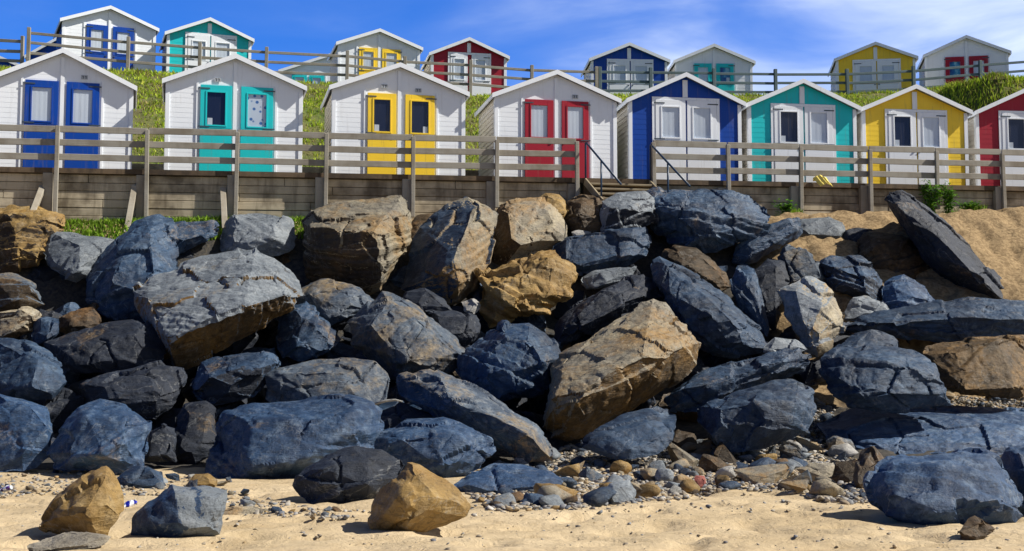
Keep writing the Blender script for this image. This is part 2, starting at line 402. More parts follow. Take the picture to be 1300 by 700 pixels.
# ------------------------------------------------------------------ fences
def fence(name, label, posts, rails, mat, pw, rh, rt, behind, dirv, group=None):
    """posts: (base point, top z); rails: heights of rail centres over the deck at each post"""
    root = empty(name, posts[0][0]); tag(root, label, 'fence', group); o = Vector(posts[0][0]); rnd = random.Random(name+label)
    n = Vector((dirv.y, -dirv.x, 0))
    for (b, zt, deck) in posts:
        mb = MB(); b = Vector(b)-o; w = pw/2; lx = rnd.uniform(-.02, .02)
        ring = lambda z, dx: [b*1+dirv*(sx*w+dx)+n*(sy*w)+Vector((0,0,z-b.z)) for sx, sy in ((-1,1),(1,1),(1,-1),(-1,-1))]
        mb.hexa(ring(b.z, 0)+ring(zt-o.z, lx)); mb.build('post', mat, root, bevel=.01)
    for (b0, t0, d0), (b1, t1, d1) in zip(posts, posts[1:]):
        for h in rails:
            h0, h1 = (h, h) if not isinstance(h, tuple) else h
            p0 = Vector((b0[0], b0[1], d0+h0+rnd.uniform(-.012,.012)))-o-n*behind; p1 = Vector((b1[0], b1[1], d1+h1+rnd.uniform(-.012,.012)))-o-n*behind
            d = (p1-p0).normalized()*.02
            L = (p1-p0).length; e = rnd.uniform(-.01,.01)
            me = MB(); me.box(-L/2+.012, L/2-.012, -rt/2, rt/2, -rh/2, rh/2)
            r = me.build('rail', mat, root, bevel=.008)
            r.location = (p0+p1)/2+n*e; r.rotation_euler = (rnd.uniform(-.02,.02), -math.atan2(p1.z-p0.z, math.hypot(p1.x-p0.x, p1.y-p0.y)), math.atan2(p1.y-p0.y, p1.x-p0.x))
    return root
def lowposts(lst):
    out = []
    for px, yt, yb in lst:
        X = wallX(px); b = wp(X, .26, 0); zt = P(px, yt, b.y).z; zb_ = P(px, yb, b.y).z
        out.append((Vector((b.x, b.y, zb_)), zt, float(Zd(X))))
    return out
RH = (1.0, .645, .27)
fence('timber_fence', 'three rail weathered grey timber fence on the boardwalk, left of the steps', lowposts([(-48,157,275),(73,160,276),(187.5,165,278),(300,168,284),(413,170,276),(523,174,276),(628.5,178,264),(730,180,262)]), RH, M['fence'], .105, .165, .045, .09, wx)
fence('timber_fence', 'three rail weathered grey timber fence on the boardwalk, right of the steps', lowposts([(827,181,244),(921,184,246),(1012,187,278),(1100,190,276),(1184,192,266),(1268,195,274),(1352,198,274)]), RH, M['fence'], .105, .165, .045, .09, wx)
up = []
for (px, yt) in UFP:
    d = ufd(px); p = P(px, yt, d); g = Zp(p.x); up.append((Vector((p.x, p.y, g-.2)), p.z, p.z-1.25))
ud = Vector((up[-1][0].x-up[0][0].x, up[-1][0].y-up[0][0].y, 0)).normalized()
fence('timber_fence', 'long three rail pale timber fence on the left half of the bank top', up[1:10], (1.06, .70, .34), M['fence'], .125, .10, .05, .06, ud)
fence('timber_fence', 'long three rail blue grey fence along the top of the bank on its right half', [(up[9][0]+ud*.14, up[9][1], up[9][2])]+up[10:], (1.06, .70, .34), M['shade_wood'], .125, .10, .05, .06, ud)
lf = []
for px, yt in ((-120,46),(-20,44),(29,46)):
    p = P(px, yt, 50); lf.append((Vector((p.x, p.y, Zp(p.x)-.2)), p.z, p.z-1.25))
fence('timber_fence', 'short dark run of rail fence behind the end post at the top left', lf, (1.06, .66, .28), M['fence'], .12, .12, .05, .06, Vector((1,0,0)))

# ------------------------------------------------------------------ steps and handrails
sd = Vector((math.sin(R(20)), -math.cos(R(20)), 0)); sx_ = Vector((sd.y*-1, sd.x, 0))
A = wp(XL+.12, .18, 0); A.z = 0; wid = 1.75; zd = float(Zd(XL))
root = empty('timber_steps', (A.x, A.y, zd-1.6)); tag(root, 'open timber steps dropping from the boardwalk through the gap in the fence', 'steps'); o = Vector(root.location)
for i in range(4):
    z = zd-.17*(i+1); mb = MB(); q = lambda u, v, zz: A+wx*u+sd*v+Vector((0,0,zz))-o
    v0 = .27*i-.02; v1 = v0+.3
    mb.hexa([q(0,v1,z-.055), q(wid,v1,z-.055), q(wid,v0,z-.055), q(0,v0,z-.055), q(0,v1,z), q(wid,v1,z), q(wid,v0,z), q(0,v0,z)])
    mb.build('tread', M['stairwood'], root, bevel=.01)
for u in (-.04, wid+.04):
    mb = MB(); a = A+wx*u+Vector((0,0,zd-.10))-o; b = A+wx*u+sd*1.15+Vector((0,0,zd-.82))-o
    mb.bar(a, b, .06, .2); mb.build('stringer', M['stairwood'], root, bevel=.01)
mb = MB(); q = lambda u, v, zz: A+wx*u+sd*v+Vector((0,0,zz))-o
mb.hexa([q(0,-.2,-2+zd), q(wid,-.2,-2+zd), q(wid,-.35,-2+zd), q(0,-.35,-2+zd), q(0,-.2,zd-.14), q(wid,-.2,zd-.14), q(wid,-.35,zd-.14), q(0,-.35,zd-.14)])
mb.build('back_board', M['deckwood'], root)
for u, lab in ((-.02, 'dark blue tubular handrail of the beach steps, on the side nearer the red doors'), (wid+.08, 'dark blue tubular handrail of the beach steps, in front of the blue fronted hut')):
    h = empty('handrail', A+wx*u+Vector((0,0,zd))); tag(h, lab, 'handrail', 'handrails of the beach steps')
    T = Vector((0,0,.98)); e = sd*2.3+Vector((0,0,-.5)); mb = MB()
    mb.tube([Vector((0,0,-.1)), Vector((0,0,.9)), T*.985, T+sd*.06+Vector((0,0,-.02)), e], .028); mb.build('rail', M['metal'], h, smooth=True)
    mb = MB(); m_ = sd*1.05+Vector((0,0,.98-.66*1.05)); mb.tube([m_+Vector((0,0,-1.0)), m_], .026); mb.build('post', M['metal'], h, smooth=True)

# ------------------------------------------------------------------ beach huts
def hut(label, pxL, pxR, yA, yE, d, base, style, col, wins, yaw, yT, yD, yW0, yW1, dr=((.25,.48),(.535,.765)), wr_=None, depth=2.5, plates=(), group=None, detail=True, side='cream'):
    """pxL, pxR: ends of the front; yA apex, yE eaves, yD where the deck or bank hides the doors; yT, yW0, yW1 door top, window top, window bottom"""
    pc = (pxL+pxR)/2; a, b = ray(pc, yE)
    cen = Vector((a*d, d, 0)) if not callable(d) else d(pc)
    u = Vector((math.cos(yaw), math.sin(yaw), 0))
    def onray(px):
        a, b = ray(px, yE); # cen + u s on y*a = x
        s = (a*cen.y-cen.x)/(u.x-a*u.y); return s
    s0, s1 = onray(pxL), onray(pxR); w = s1-s0
    org = cen+u*s0; zb_ = base if not callable(base) else base(org.x)
    org.z = zb_
    zz = lambda y, px=pc: P(px, y, cen.y).z-zb_
    za, ze, zt, w0, w1 = zz(yA), zz(yE), zz(yT), zz(yW1), zz(yW0)
    root = empty('beach_hut', org, yaw); tag(root, label, 'beach hut', group)
    body = M['white'] if style == 'white' else M[col]
    sl = (za-ze)/(w/2)
    top = lambda x: za-abs(x-w/2)*sl
    # front wall with lapped boards
    mb = MB(); mb.add([(0,0,0),(w,0,0),(w,0,ze),(w/2,0,za),(0,0,ze),(0,.08,0),(w,.08,0),(w,.08,ze),(w/2,.08,za),(0,.08,ze)],
        [(0,1,2,3,4),(9,8,7,6,5),(0,5,6,1),(1,6,7,2),(2,7,8,3),(3,8,9,4),(4,9,5,0)])
    h = .135 if style == 'white' else .15; z = 0
    while z < za-.02:
        zz1 = min(z+h, za-.005); x = lambda q: 0 if q <= ze else (q-ze)/sl
        mb.add([(x(z),-.0065,z),(w-x(z),-.0065,z),(w-x(zz1),-.004,zz1),(x(zz1),-.004,zz1),(x(z),0,z),(w-x(z),0,z)],[(0,1,2,3),(4,5,1,0)])
        z += h
    mb.build('front_wall', body, root)
    for xx, nm in ((0,'side_wall'),(w,'side_wall')):
        mb = MB(); sgn = -1 if xx == 0 else 1
        mb.box(*( (0,.07) if xx == 0 else (w-.07, w)), .09, depth, 0, ze-.02); z = 0
        while z < ze-.03:
            z1 = min(z+h, ze-.03)
            mb.add([(xx+sgn*.02,.09,z),(xx+sgn*.02,depth,z),(xx+sgn*.003,depth,z1),(xx+sgn*.003,.09,z1),(xx,.09,z),(xx,depth,z)],[(0,1,2,3),(4,5,1,0)]); z += h
        mb.build(nm, M[side], root)
    mb = MB(); mb.add([(.08,depth-.08,0),(w-.08,depth-.08,0),(w-.08,depth-.08,ze-.03),(w/2,depth-.08,za-.04),(.08,depth-.08,ze-.03),(.08,depth,0),(w-.08,depth,0),(w-.08,depth,ze-.03),(w/2,depth,za-.04),(.08,depth,ze-.03)],
        [(0,1,2,3,4),(9,8,7,6,5),(0,5,6,1),(1,6,7,2),(2,7,8,3),(3,8,9,4),(4,9,5,0)]); mb.build('back_wall', body, root)
    ov, fo, th = .10, .17, .055
    mb = MB()
    for s in (0, 1):
        X = (lambda q: q) if s == 0 else (lambda q: w-q)
        e = -ov; ez = ze-ov*sl+.015; rz = za+.015
        mb.hexa([(X(e),-fo,ez),(X(w/2),-fo,rz),(X(w/2),depth+.1,rz),(X(e),depth+.1,ez),(X(e),-fo,ez+th),(X(w/2),-fo,rz+th),(X(w/2),depth+.1,rz+th),(X(e),depth+.1,ez+th)])
    rf = mb.build('roof', M['roof'], root)
    bh = .13
    for s in (0, 1):
        mb = MB(); X = (lambda q: q) if s == 0 else (lambda q: w-q)
        e = -ov-.03; ez = ze+e*sl-.03; rz = za-.03
        mb.hexa([(X(e),-fo-.035,ez),(X(w/2),-fo-.035,rz),(X(w/2),-fo,rz),(X(e),-fo,ez),(X(e),-fo-.035,ez+bh),(X(w/2),-fo-.035,rz+bh),(X(w/2),-fo,rz+bh),(X(e),-fo,ez+bh)])
        mb.build('bargeboard', M['white'], rf)
        mb = MB(); xa = X(-ov-.028); xb = X(-ov)
        mb.box(min(xa,xb), max(xa,xb), -fo, depth+.1, ze-ov*sl-.05, ze-ov*sl+.07); mb.build('fascia', M['white'], rf)
    # trims
    t = .075
    def trim(*b):
        mb = MB(); mb.box(*b); mb.build('trim', M['white'], root, bevel=.003)
    trim(-.022, t, -.035, -.0145, 0, ze-.01); trim(w-t, w+.022, -.035, -.0145, 0, ze-.01)
    trim(-.036, -.0225, -.034, .085, 0, ze-.03); trim(w+.0225, w+.036, -.034, .085, 0, ze-.03)
    cw = .05 if style == 'white' else .075
    cx0 = w/2; trim(cx0-cw, cx0+cw, -.042, -.0145, zt+.09 if style != 'white' else 0, za-.10)
    if style == 'white':
        for q in (dr[0][0]*w-.11, dr[1][1]*w+.05): trim(q, q+.06, -.034, -.0145, 0, zt+.05)
    dcol = M[col] if style == 'white' else M['white']
    if style != 'white':
        x0, x1 = dr[0][0]*w-.10, dr[1][1]*w+.10
        mb = MB(); mb.box(x0, x0+.09, -.05, -.0215, 0, zt+.08); mb.box(x1-.09, x1, -.05, -.0215, 0, zt+.08); mb.box(x0+.0905, x1-.0905, -.05, -.0215, zt+.0, zt+.08)
        mb.build('door_frame', M['white'], root, bevel=.003)
    split = w0-.09
    for i, (fa, fb) in enumerate(dr):
        xa, xb = fa*w, fb*w; dw = xb-xa
        if wr_: wa, wb = xa+dw*wr_[i][0], xa+dw*wr_[i][1]
        else: wa, wb = xa+dw*.2, xb-dw*.2
        y0, y1 = -.062, -.0216
        mb = MB()
        mb.box(xa, xb, y0, y1, .03, split-.008)
        mb.box(xa, wa, y0, y1, split+.008, zt-.005); mb.box(wb, xb, y0, y1, split+.008, zt-.005)
        mb.box(wa+.0005, wb-.0005, y0, y1, split+.008, w0); mb.box(wa+.0005, wb-.0005, y0, y1, w1, zt-.005)
        dobj = mb.build('door', dcol, root, bevel=.004)
        f = .028; mb = MB()
        mb.box(wa-f, wa+.012, y0-.014, y0-.001, w0-f, w1+f); mb.box(wb-.012, wb+f, y0-.014, y0-.001, w0-f, w1+f)
        mb.box(wa+.0125, wb-.0125, y0-.014, y0-.001, w0-f, w0+.012); mb.box(wa+.0125, wb-.0125, y0-.014, y0-.001, w1-.012, w1+f)
        mb.build('window_frame', dcol, dobj, bevel=.003)
        mb = MB(); mb.add([(wa+.001,-.05,w0+.001),(wb-.001,-.05,w0+.001),(wb-.001,-.05,w1-.001),(wa+.001,-.05,w1-.001)], [(0,1,2,3)]); mb.build('window_pane', M['glass'], dobj)
        kind = wins[i]; mt = {'L':'curtain','D':'dim','F':'floral','P':'picture'}[kind[0]]
        mb = MB()
        if kind[0] == 'L':              # a softly folded curtain
            n = 14; vs = []; 
            for q in range(n+1):
                xq = wa+.004+(wb-wa-.008)*q/n; yq = -.036+.0012*math.sin(q*1.7+i)
                vs += [(xq, yq, w0+.002), (xq, yq, w1-.002), (xq, -.030, w1-.002), (xq, -.030, w0+.002)]
            mb.add(vs, [(4*q+a_, 4*q+4+a_, 4*q+4+(a_+1)%4, 4*q+(a_+1)%4) for q in range(n) for a_ in range(4)]+[(0,1,2,3), (4*n+3,4*n+2,4*n+1,4*n)]); nm = 'curtain'
        else: mb.box(wa+.002, wb-.002, -.034, -.028, w0+.002, w1-.002); nm = 'window_backing' if kind[0] != 'F' else 'curtain'  # dark windows: a sheet coloured dark in place of the unlit interior
        mb.build(nm, M[mt], dobj)
        if 'n' in kind:
            xn = wa+.03 if i == 0 else wb-.03-.13
            mb = MB(); mb.box(xn, xn+.13, -.047, -.044, w0+.02, w0+.2); mb.build('notice', M['paper'], dobj)
        if detail:
            for zq in (zt-.10, split+.05, split-.07):
                mb = MB()
                if i == 0: mb.box(xa-.05, xa+.30*dw, y0-.012, y0-.0015, zq-.016, zq+.016)
                else: mb.box(xb-.30*dw, xb+.05, y0-.012, y0-.0015, zq-.016, zq+.016)
                if zq != split-.07: mb.build('hinge', M['hinge'], dobj)
            mb = MB(); hx = xb-.09 if i == 0 else xa+.03
            mb.box(hx, hx+.06, y0-.03, y0-.0015, split-.06, split-.03); mb.build('handle', M['hinge'], dobj)
    for (fx, zy) in plates:
        zp = P(pc, zy, cen.y).z-zb_
        mb = MB(); mb.box(fx*w-.085, fx*w+.085, -.034, -.0215, zp-.055, zp+.055); pl = mb.build('number_plate', M['plate'], root)
        mb = MB()
        for q in (-.04, .03):
            mb.box(fx*w+q-.022, fx*w+q+.026, -.037, -.0345, zp+.018, zp+.035); mb.box(fx*w+q, fx*w+q+.022, -.037, -.0345, zp-.038, zp+.0175)
        mb.build('numeral', M['ink'], pl)
    return root
LY = R(13.5)
def low_line(pc):
    Xf = wallX(pc, 170); o = wp(Xf, -1.15, 0)     # facade line 1.15 m behind the deck edge
    a, b = ray(pc, 170); q = o; # meet the ray with the line through o along wx
    s = (a*q.y-q.x)/(wx.x-a*wx.y); p = q+wx*s; return Vector((p.x, p.y, 0))
lz = lambda X: float(Zd(X))+.012
LG = 'huts of the lower row on the boardwalk'; UG = 'huts of the upper row on the bank'
hut('white beach hut with two blue doors and pale curtains on the boardwalk', -12, 168, 68, 108, low_line, lz, 'white', 'blue', ('L','L'), R(16), 104, 216, 113, 156, dr=((.24,.475),(.53,.765)), plates=((.655,97),), group=LG)
hut('white beach hut with two teal doors, one with a blue floral curtain, on the boardwalk', 212, 383, 75, 109, low_line, lz, 'white', 'teal', ('Dn','F'), R(14), 110, 218, 119, 161, dr=((.245,.478),(.545,.785)), plates=((.37,103),), group=LG)
hut('white beach hut with two yellow doors and dark windows on the boardwalk', 423, 589, 86, 117, low_line, lz, 'white', 'yellow', ('Dn','Dn'), R(13), 120, 224, 128, 169, dr=((.26,.475),(.545,.77)), plates=((.385,111),(.645,114)), group=LG)
hut('white beach hut with two red doors and pale curtains beside the boardwalk steps', 629, 781, 95, 126, low_line, lz, 'white', 'red', ('L','L'), R(12), 128, 229, 135, 176, dr=((.24,.475),(.545,.77)), plates=((.66,122),), group=LG)
hut('deep blue beach hut with white double doors just right of the boardwalk steps', 799, 939, 98, 131, low_line, lz, 'colour', 'blue', ('L','L'), R(9), 128, 231, 137, 176, dr=((.23,.50),(.515,.78)), group=LG)
hut('turquoise beach hut with white double doors, between the blue and yellow boardwalk huts', 950, 1085, 106, 137, low_line, lz, 'colour', 'teal', ('Dn','L'), R(8), 136, 234, 143, 182, dr=((.235,.505),(.52,.78)), group=LG)
hut('yellow beach hut with white double doors on the boardwalk, weeds by the fence before it', 1095, 1226, 113, 142, low_line, lz, 'colour', 'yellow', ('Dn','L'), R(7), 143, 237, 149, 187, dr=((.24,.505),(.52,.78)), group=LG)
hut('red beach hut with white doors, cut off by the right edge of the photo', 1239, 1371, 115, 146, low_line, lz, 'colour', 'red', ('Dn','L'), R(6), 145, 239, 152, 190, dr=((.24,.505),(.52,.78)), group=LG)
uz = lambda X: Zp(X)
def ud_(px): return 50.2+(px-140)/1085*5.5
UY = R(9)
def uhut(label, L, Rr, yA, yE, style, col, wins, yT, w0, w1, dy=0, yaw=UY, **kw):
    hut(label, L, Rr, yA, yE, ud_((L+Rr)/2)+dy, uz, style, col, wins, yaw, yT, 0, w0, w1, group=UG, detail=kw.pop('detail', True), **kw)
uhut('white hut with two blue doors on top of the bank, highest hut in the photo', 80, 197, 12, 33, 'white', 'blue', ('L','L'), 33.5, 40, 68, side='blue', yaw=R(24))
uhut('turquoise hut with white double doors on top of the bank', 213, 318, 27, 48, 'colour', 'teal', ('L','L'), 46, 54, 76, dr=((.24,.505),(.52,.80)), yaw=R(19))
uhut('white hut with two yellow doors on top of the bank', 430, 532, 41, 60, 'white', 'yellow', ('L','L'), 62, 67, 90, dr=((.25,.475),(.535,.765)), yaw=R(15))
uhut('red hut with white double doors on top of the bank', 548, 642, 52, 72, 'colour', 'red', ('L','L'), 70, 76, 102, yaw=R(11))
uhut('dark blue hut with white double doors on top of the bank', 751, 846, 58.5, 78, 'colour', 'blue', ('L','L'), 78, 84, 105, dr=((.235,.505),(.52,.79)), yaw=R(4))
uhut('white hut with two teal doors on top of the bank, an ornament in one window', 858, 954, 60, 80, 'white', 'teal', ('L','Pn'), 81, 86, 105, dr=((.24,.47),(.53,.76)), yaw=R(2))
uhut('yellow hut with white double doors on top of the bank, sky on both sides', 1062, 1161, 57.5, 76, 'colour', 'yellow', ('L','L'), 78, 84, 104, dr=((.235,.505),(.52,.79)), yaw=R(-8))
uhut('white hut with two red doors on top of the bank beside the grassy hump', 1175, 1279, 49, 70, 'white', 'red', ('P','L'), 72, 78, 98, dr=((.24,.47),(.53,.76)), yaw=R(-11))
uhut('small white hut with teal doors, mostly hidden behind the white hut with yellow doors', 357, 492, 70, 94, 'white', 'teal', ('L','L'), 97, 100, 108, dy=9, dr=((.10,.24),(.26,.40)), detail=False)
uhut('blue hut behind the rail fence, only its gable edge showing beside the highest hut', 36, 128, 46, 74, 'colour', 'blue', ('L','L'), 74, 80, 95, dy=8, detail=False)
uhut('blue hut past the end post of the upper fence, cut off by the photo edge', -75, 31, 66, 86, 'colour', 'blue', ('L','L'), 86, 90, 98, dy=10, detail=False)

qv = np.empty(len(sb.data.vertices)*3, np.float32); sb.data.vertices.foreach_get('co', qv); qv = qv.reshape(-1, 3)
at = sb.data.attributes.new('upper', 'FLOAT', 'POINT'); at.data.foreach_set('value', smooth(25, 29, qv[:,1]).astype(np.float32))
# ------------------------------------------------------------------ boulders
def rock_mesh(name, pts, L, seed, mat, amp=1., strata=.5, mid=None, soft=0, tilt=None, face2=None, cuts=7):
    bm = bmesh.new()
    for p in pts: bm.verts.new(p)
    r = bmesh.ops.convex_hull(bm, input=bm.verts[:])
    junk = list({g for g in r['geom_interior']+r['geom_unused'] if isinstance(g, bmesh.types.BMVert)})
    bmesh.ops.delete(bm, geom=junk, context='VERTS')
    rnd = random.Random(seed)
    # knock the corners off with flat breaks
    cen = sum((v.co for v in bm.verts), Vector())/len(bm.verts)
    for _ in range(cuts):
        dr = Vector((rnd.uniform(-1,1), rnd.uniform(-1.2,.3), rnd.uniform(-.7,1))).normalized()
        hi = max((v.co-cen).dot(dr) for v in bm.verts); pt = cen+dr*hi*rnd.uniform(.80,.94)
        g = bm.verts[:]+bm.edges[:]+bm.faces[:]
        res = bmesh.ops.bisect_plane(bm, geom=g, plane_co=pt, plane_no=dr, clear_outer=True, dist=1e-5)
        bmesh.ops.holes_fill(bm, edges=[e for e in bm.edges if e.is_boundary], sides=0)
    bmesh.ops.recalc_face_normals(bm, faces=bm.faces[:])
    bmesh.ops.dissolve_degenerate(bm, dist=.01, edges=bm.edges[:])
    bmesh.ops.triangulate(bm, faces=bm.faces[:])
    for it in range(9):
        es = [e for e in bm.edges if e.calc_length() > L*(1 if mid is None or min(e.verts[0].co.y, e.verts[1].co.y) < mid else 3)]
        if not es: break
        bmesh.ops.subdivide_edges(bm, edges=es, cuts=1, use_grid_fill=True)
        bmesh.ops.triangulate(bm, faces=bm.faces[:])
    for _ in range(soft): bmesh.ops.smooth_vert(bm, verts=bm.verts[:], factor=.5, use_axis_x=True, use_axis_y=True, use_axis_z=True)
    bm.normal_update()
    o = Vector((rnd.uniform(-50,50), rnd.uniform(-50,50), rnd.uniform(-50,50)))
    b = Vector(tilt) if tilt else Vector((rnd.uniform(-.6,.6), rnd.uniform(-.3,.3), 1))
    b.normalize(); h = rnd.uniform(.12,.22)
    new = []
    for v in bm.verts:
        p = v.co+o; n = v.normal
        q = p+.10*noise.noise_vector(p*1.3)
        d = .035*noise.noise(p*.8)
        rg = 1-abs(noise.noise(p*2.6)); d -= .030*max(0, rg-.86)/.14*max(0, noise.noise(p*.6)+.35)     # hairline grooves
        d += .016*noise.fractal(p*5, .8, 2.2, 4)
        dist, pp = noise.voronoi(q*1.05)
        rv = noise.cell_vector(pp[0]*7.3)-Vector((.5,.5,.5))      # breaks: every cell its own plane
        d += .12*rv.dot(q-pp[0]/1.05)+.05*(noise.cell(pp[0]*3.7)-.5)
        dist2, p2 = noise.voronoi(q*4.1)
        rv = noise.cell_vector(p2[0]*5.1)-Vector((.5,.5,.5)); d += .12*rv.dot(q-p2[0]/4.1)
        c1 = dist[1]-dist[0]
        if c1 < .05 and noise.noise(p*.9) > .22: d -= .09*(1-c1/.05)
        s = q.dot(b)/h; fl = math.floor(s); fr = s-fl
        fr = fr/.7 if fr < .7 else (1-fr)/.3
        side = max(0, 1-n.dot(b)**2)
        st0 = noise.cell(Vector((fl, 3.3, 5.1))); st1 = noise.cell(Vector((fl+1, 3.3, 5.1))); tt = max(0, (s-fl-.6)/.4)
        d += strata*side*(.050*(fr-.4)+.085*(st0+(st1-st0)*tt*tt*(3-2*tt)-.5))
        # plates flaked off the bedding face
        fk = noise.noise(p*1.1+Vector((3,8,2)))
        d -= (1-side)*.035*strata*max(0, min(1, (fk-.05)/.04))
        new.append(v.co+n*d*amp)
    for v, c in zip(bm.verts, new): v.co = c
    bmesh.ops.smooth_vert(bm, verts=bm.verts[:], factor=.24, use_axis_x=True, use_axis_y=True, use_axis_z=True)
    me = bpy.data.meshes.new(name); bm.to_mesh(me); bm.free()
    me.polygons.foreach_set('use_smooth', [True]*len(me.polygons)); me.materials.append(mat)
    me.set_sharp_from_angle(angle=R(30))
    if face2:                           # broken sides in another colour; shaded fronts and left sides coloured in too
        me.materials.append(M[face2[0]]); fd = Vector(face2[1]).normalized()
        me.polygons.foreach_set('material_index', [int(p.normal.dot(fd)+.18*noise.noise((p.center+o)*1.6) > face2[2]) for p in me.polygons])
    return me

def boulder(label, mat, out, ridge=None, dd=0, amp=1., strata=.5, front=.42, k=.75, tilt=None, group='boulders of the sea defence', name='boulder', d=None, soft=0, face2=None, cuts=5):
    """out: outline [(px,py)..]; ridge: [(px,py,t)..] with t the share of the size by which a point stands out of the middle plane"""
    cx = (min(p[0] for p in out)+max(p[0] for p in out))/2; cy = (min(p[1] for p in out)+max(p[1] for p in out))/2
    w = max(p[0] for p in out)-min(p[0] for p in out); hh = max(p[1] for p in out)-min(p[1] for p in out)
    if d is None:
        a, b = ray(cx, cy)
        d = hit(cx, cy, lambda X, Y: float(S(X, Y)), 12, 45) or 99
        for _ in range(3):
            d = min(d, Yw(a*d)-1.35)
        d += dd
    else:                               # rests on the beach: its lower edge meets the ground
        ym = max(p[1] for p in out); g = hit(cx, min(ym-.06*hh-1, 699), Gs, 9, 40); d = g*(1+.0) if g else d
        d = d/(1-k*(ym-cy)/F)
    m = min(w, hh*1.2)/F*d; sc = d/F
    rnd = random.Random(label)
    dep = lambda px, py: d+k*(cy-py)*sc
    out = [(cx+(px-cx)*1.06+math.copysign(2, px-cx), cy+(py-cy)*1.06+math.copysign(2, py-cy)) for px, py in out]
    pts = [P(px, py, dep(px, py)) for px, py in out]
    if ridge is None:
        ridge = []; n = len(out)
        for i in range(rnd.randrange(2), n, max(1, round(n/4))):
            px, py = out[i]; f = rnd.uniform(.5, .82)
            ridge.append((cx+(px-cx)*f+rnd.uniform(-.05,.05)*w, cy+(py-cy)*f-.06*hh+rnd.uniform(-.05,.05)*hh, front*rnd.uniform(.75,1.15)))
    for px, py, t in ridge: pts.append(P(px, py, dep(px, py)-t*m))
    for px, py in out[::2]:
        q = P(cx+(px-cx)*.62, cy+(py-cy)*.62, dep(px, py)+.55*m); pts.append(q)
    lim = lambda p: Vector((p.x, min(p.y, Yw(p.x)-.22), p.z))
    pts = [lim(p) for p in pts]
    c = P(cx, cy, d); L = max(.045, min(.056, m/16))
    me = rock_mesh(name, [p-c for p in pts], L, label, M[mat], amp*min(1, .35+m*.42), strata, .25*m, soft, tilt, face2, cuts)
    o = bpy.data.objects.new(name, me); C.objects.link(o); o.location = c
    tag(o, label, 'boulder', group); return o

B = boulder
# --- top left
B('golden layered boulder at the left edge just under the wall', 'gold', [(-12,266),(20,262),(45,262),(65,271),(77,280),(82,288),(74,296),(63,301),(57,310),(57,329),(45,337),(20,342),(-12,345)], [(10,272,.3),(60,280,.35),(20,300,.45),(52,300,.4),(10,330,.3),(48,326,.3)], strata=1.1, cuts=3, tilt=(.05,.1,1), face2=('brown',(0,-.6,-.8),.45))
B('grey blue boulder below the first strip of grass, dark on its left side', 'grey', [(55,304),(65,295),(86,300),(103,307),(117,300),(137,302),(153,306),(137,324),(113,348),(99,355),(79,350),(65,345),(57,324)], [(90,308,.4),(93,345,.45),(70,322,.3),(125,315,.25)])
B('tall dark blue boulder with a lit right edge, standing behind the big pale slab', 'slate', [(178,275),(196,272),(209,278),(220,299),(225,326),(223,350),(206,367),(182,384),(178,405),(151,412),(134,410),(123,393),(113,374),(111,353),(120,336),(144,316),(168,295)], [(190,292,.35),(196,345,.4),(165,390,.4),(135,370,.4),(150,330,.4),(214,310,.1)], strata=.6)
B('rough dark slate slab lying flat below the third fence post', 'slate', [(212,290),(225,284),(243,281),(268,279),(282,286),(281,296),(261,306),(240,314),(226,324),(216,318)], [(222,300,.4),(262,298,.35),(240,305,.45)], strata=1.3)
B('pale tan topped boulder by the grass, right of the rough dark slab', 'grey', [(281,290),(290,280),(300,276),(325,275),(345,272),(360,275),(370,285),(373,300),(368,315),(350,324),(330,327),(300,326),(282,320)], [(290,288,.35),(345,284,.4),(350,300,.5),(300,312,.45),(345,318,.3)], strata=.6)
B('huge pale grey slab tilted towards the beach with a rusty brown underside', 'grey', [(171,370),(192,353),(233,345),(247,336),(275,327),(298,320),(320,317),(345,330),(362,346),(373,362),(380,378),(370,392),(330,416),(290,440),(255,458),(232,467),(213,447),(198,422),(183,398)], [(186,378,.35),(213,434,.55),(264,408,.7),(309,391,.72),(364,374,.45),(300,340,.25),(232,455,.2),(300,425,.2)], dd=-.6, strata=.4, cuts=0, k=1.0, tilt=(.35,.45,.75), face2=('rust',(.2,-.8,-.6),.45))
B('grey topped brown boulder at the left edge below the golden layered one', 'mixed', [(-12,350),(20,348),(38,360),(51,374),(57,386),(34,393),(14,395),(-12,397)], strata=.9, face2=('brown',(0,-.8,-.6),.35))
B('small tan grey block wedged at the left edge above the blue rock', 'tan', [(-12,400),(27,393),(51,395),(55,406),(41,417),(20,427),(-12,432)], face2=('brown',(0,-.7,-.7),.4))
B('little blue stone wedged beneath the grey brown boulder at the left', 'slate', [(42,410),(52,402),(66,402),(76,408),(76,420),(60,434),(45,438),(40,426)])
B('rust brown stone in the shade under the tall dark blue boulder', 'brown', [(76,404),(100,393),(122,389),(130,412),(112,422),(90,426),(76,420)], dd=.3)
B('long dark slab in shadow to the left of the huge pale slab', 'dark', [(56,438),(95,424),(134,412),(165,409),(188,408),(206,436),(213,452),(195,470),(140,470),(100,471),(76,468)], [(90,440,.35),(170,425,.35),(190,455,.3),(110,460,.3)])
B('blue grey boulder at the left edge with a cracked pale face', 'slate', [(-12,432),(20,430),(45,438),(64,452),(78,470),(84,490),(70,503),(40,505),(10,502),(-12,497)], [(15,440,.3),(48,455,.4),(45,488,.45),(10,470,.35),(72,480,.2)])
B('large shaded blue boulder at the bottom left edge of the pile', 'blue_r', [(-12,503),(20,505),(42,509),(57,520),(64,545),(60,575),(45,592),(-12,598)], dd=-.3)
B('rounded blue boulder with a pale sunlit patch, second from the left along the sand', 'blue_r', [(46,590),(66,570),(85,537),(100,520),(125,508),(150,512),(175,525),(190,536),(186,565),(180,594),(140,600),(90,600)], [(110,528,.4),(160,535,.42),(130,575,.5),(160,575,.4),(85,575,.3)], dd=-.5, soft=2, cuts=3)
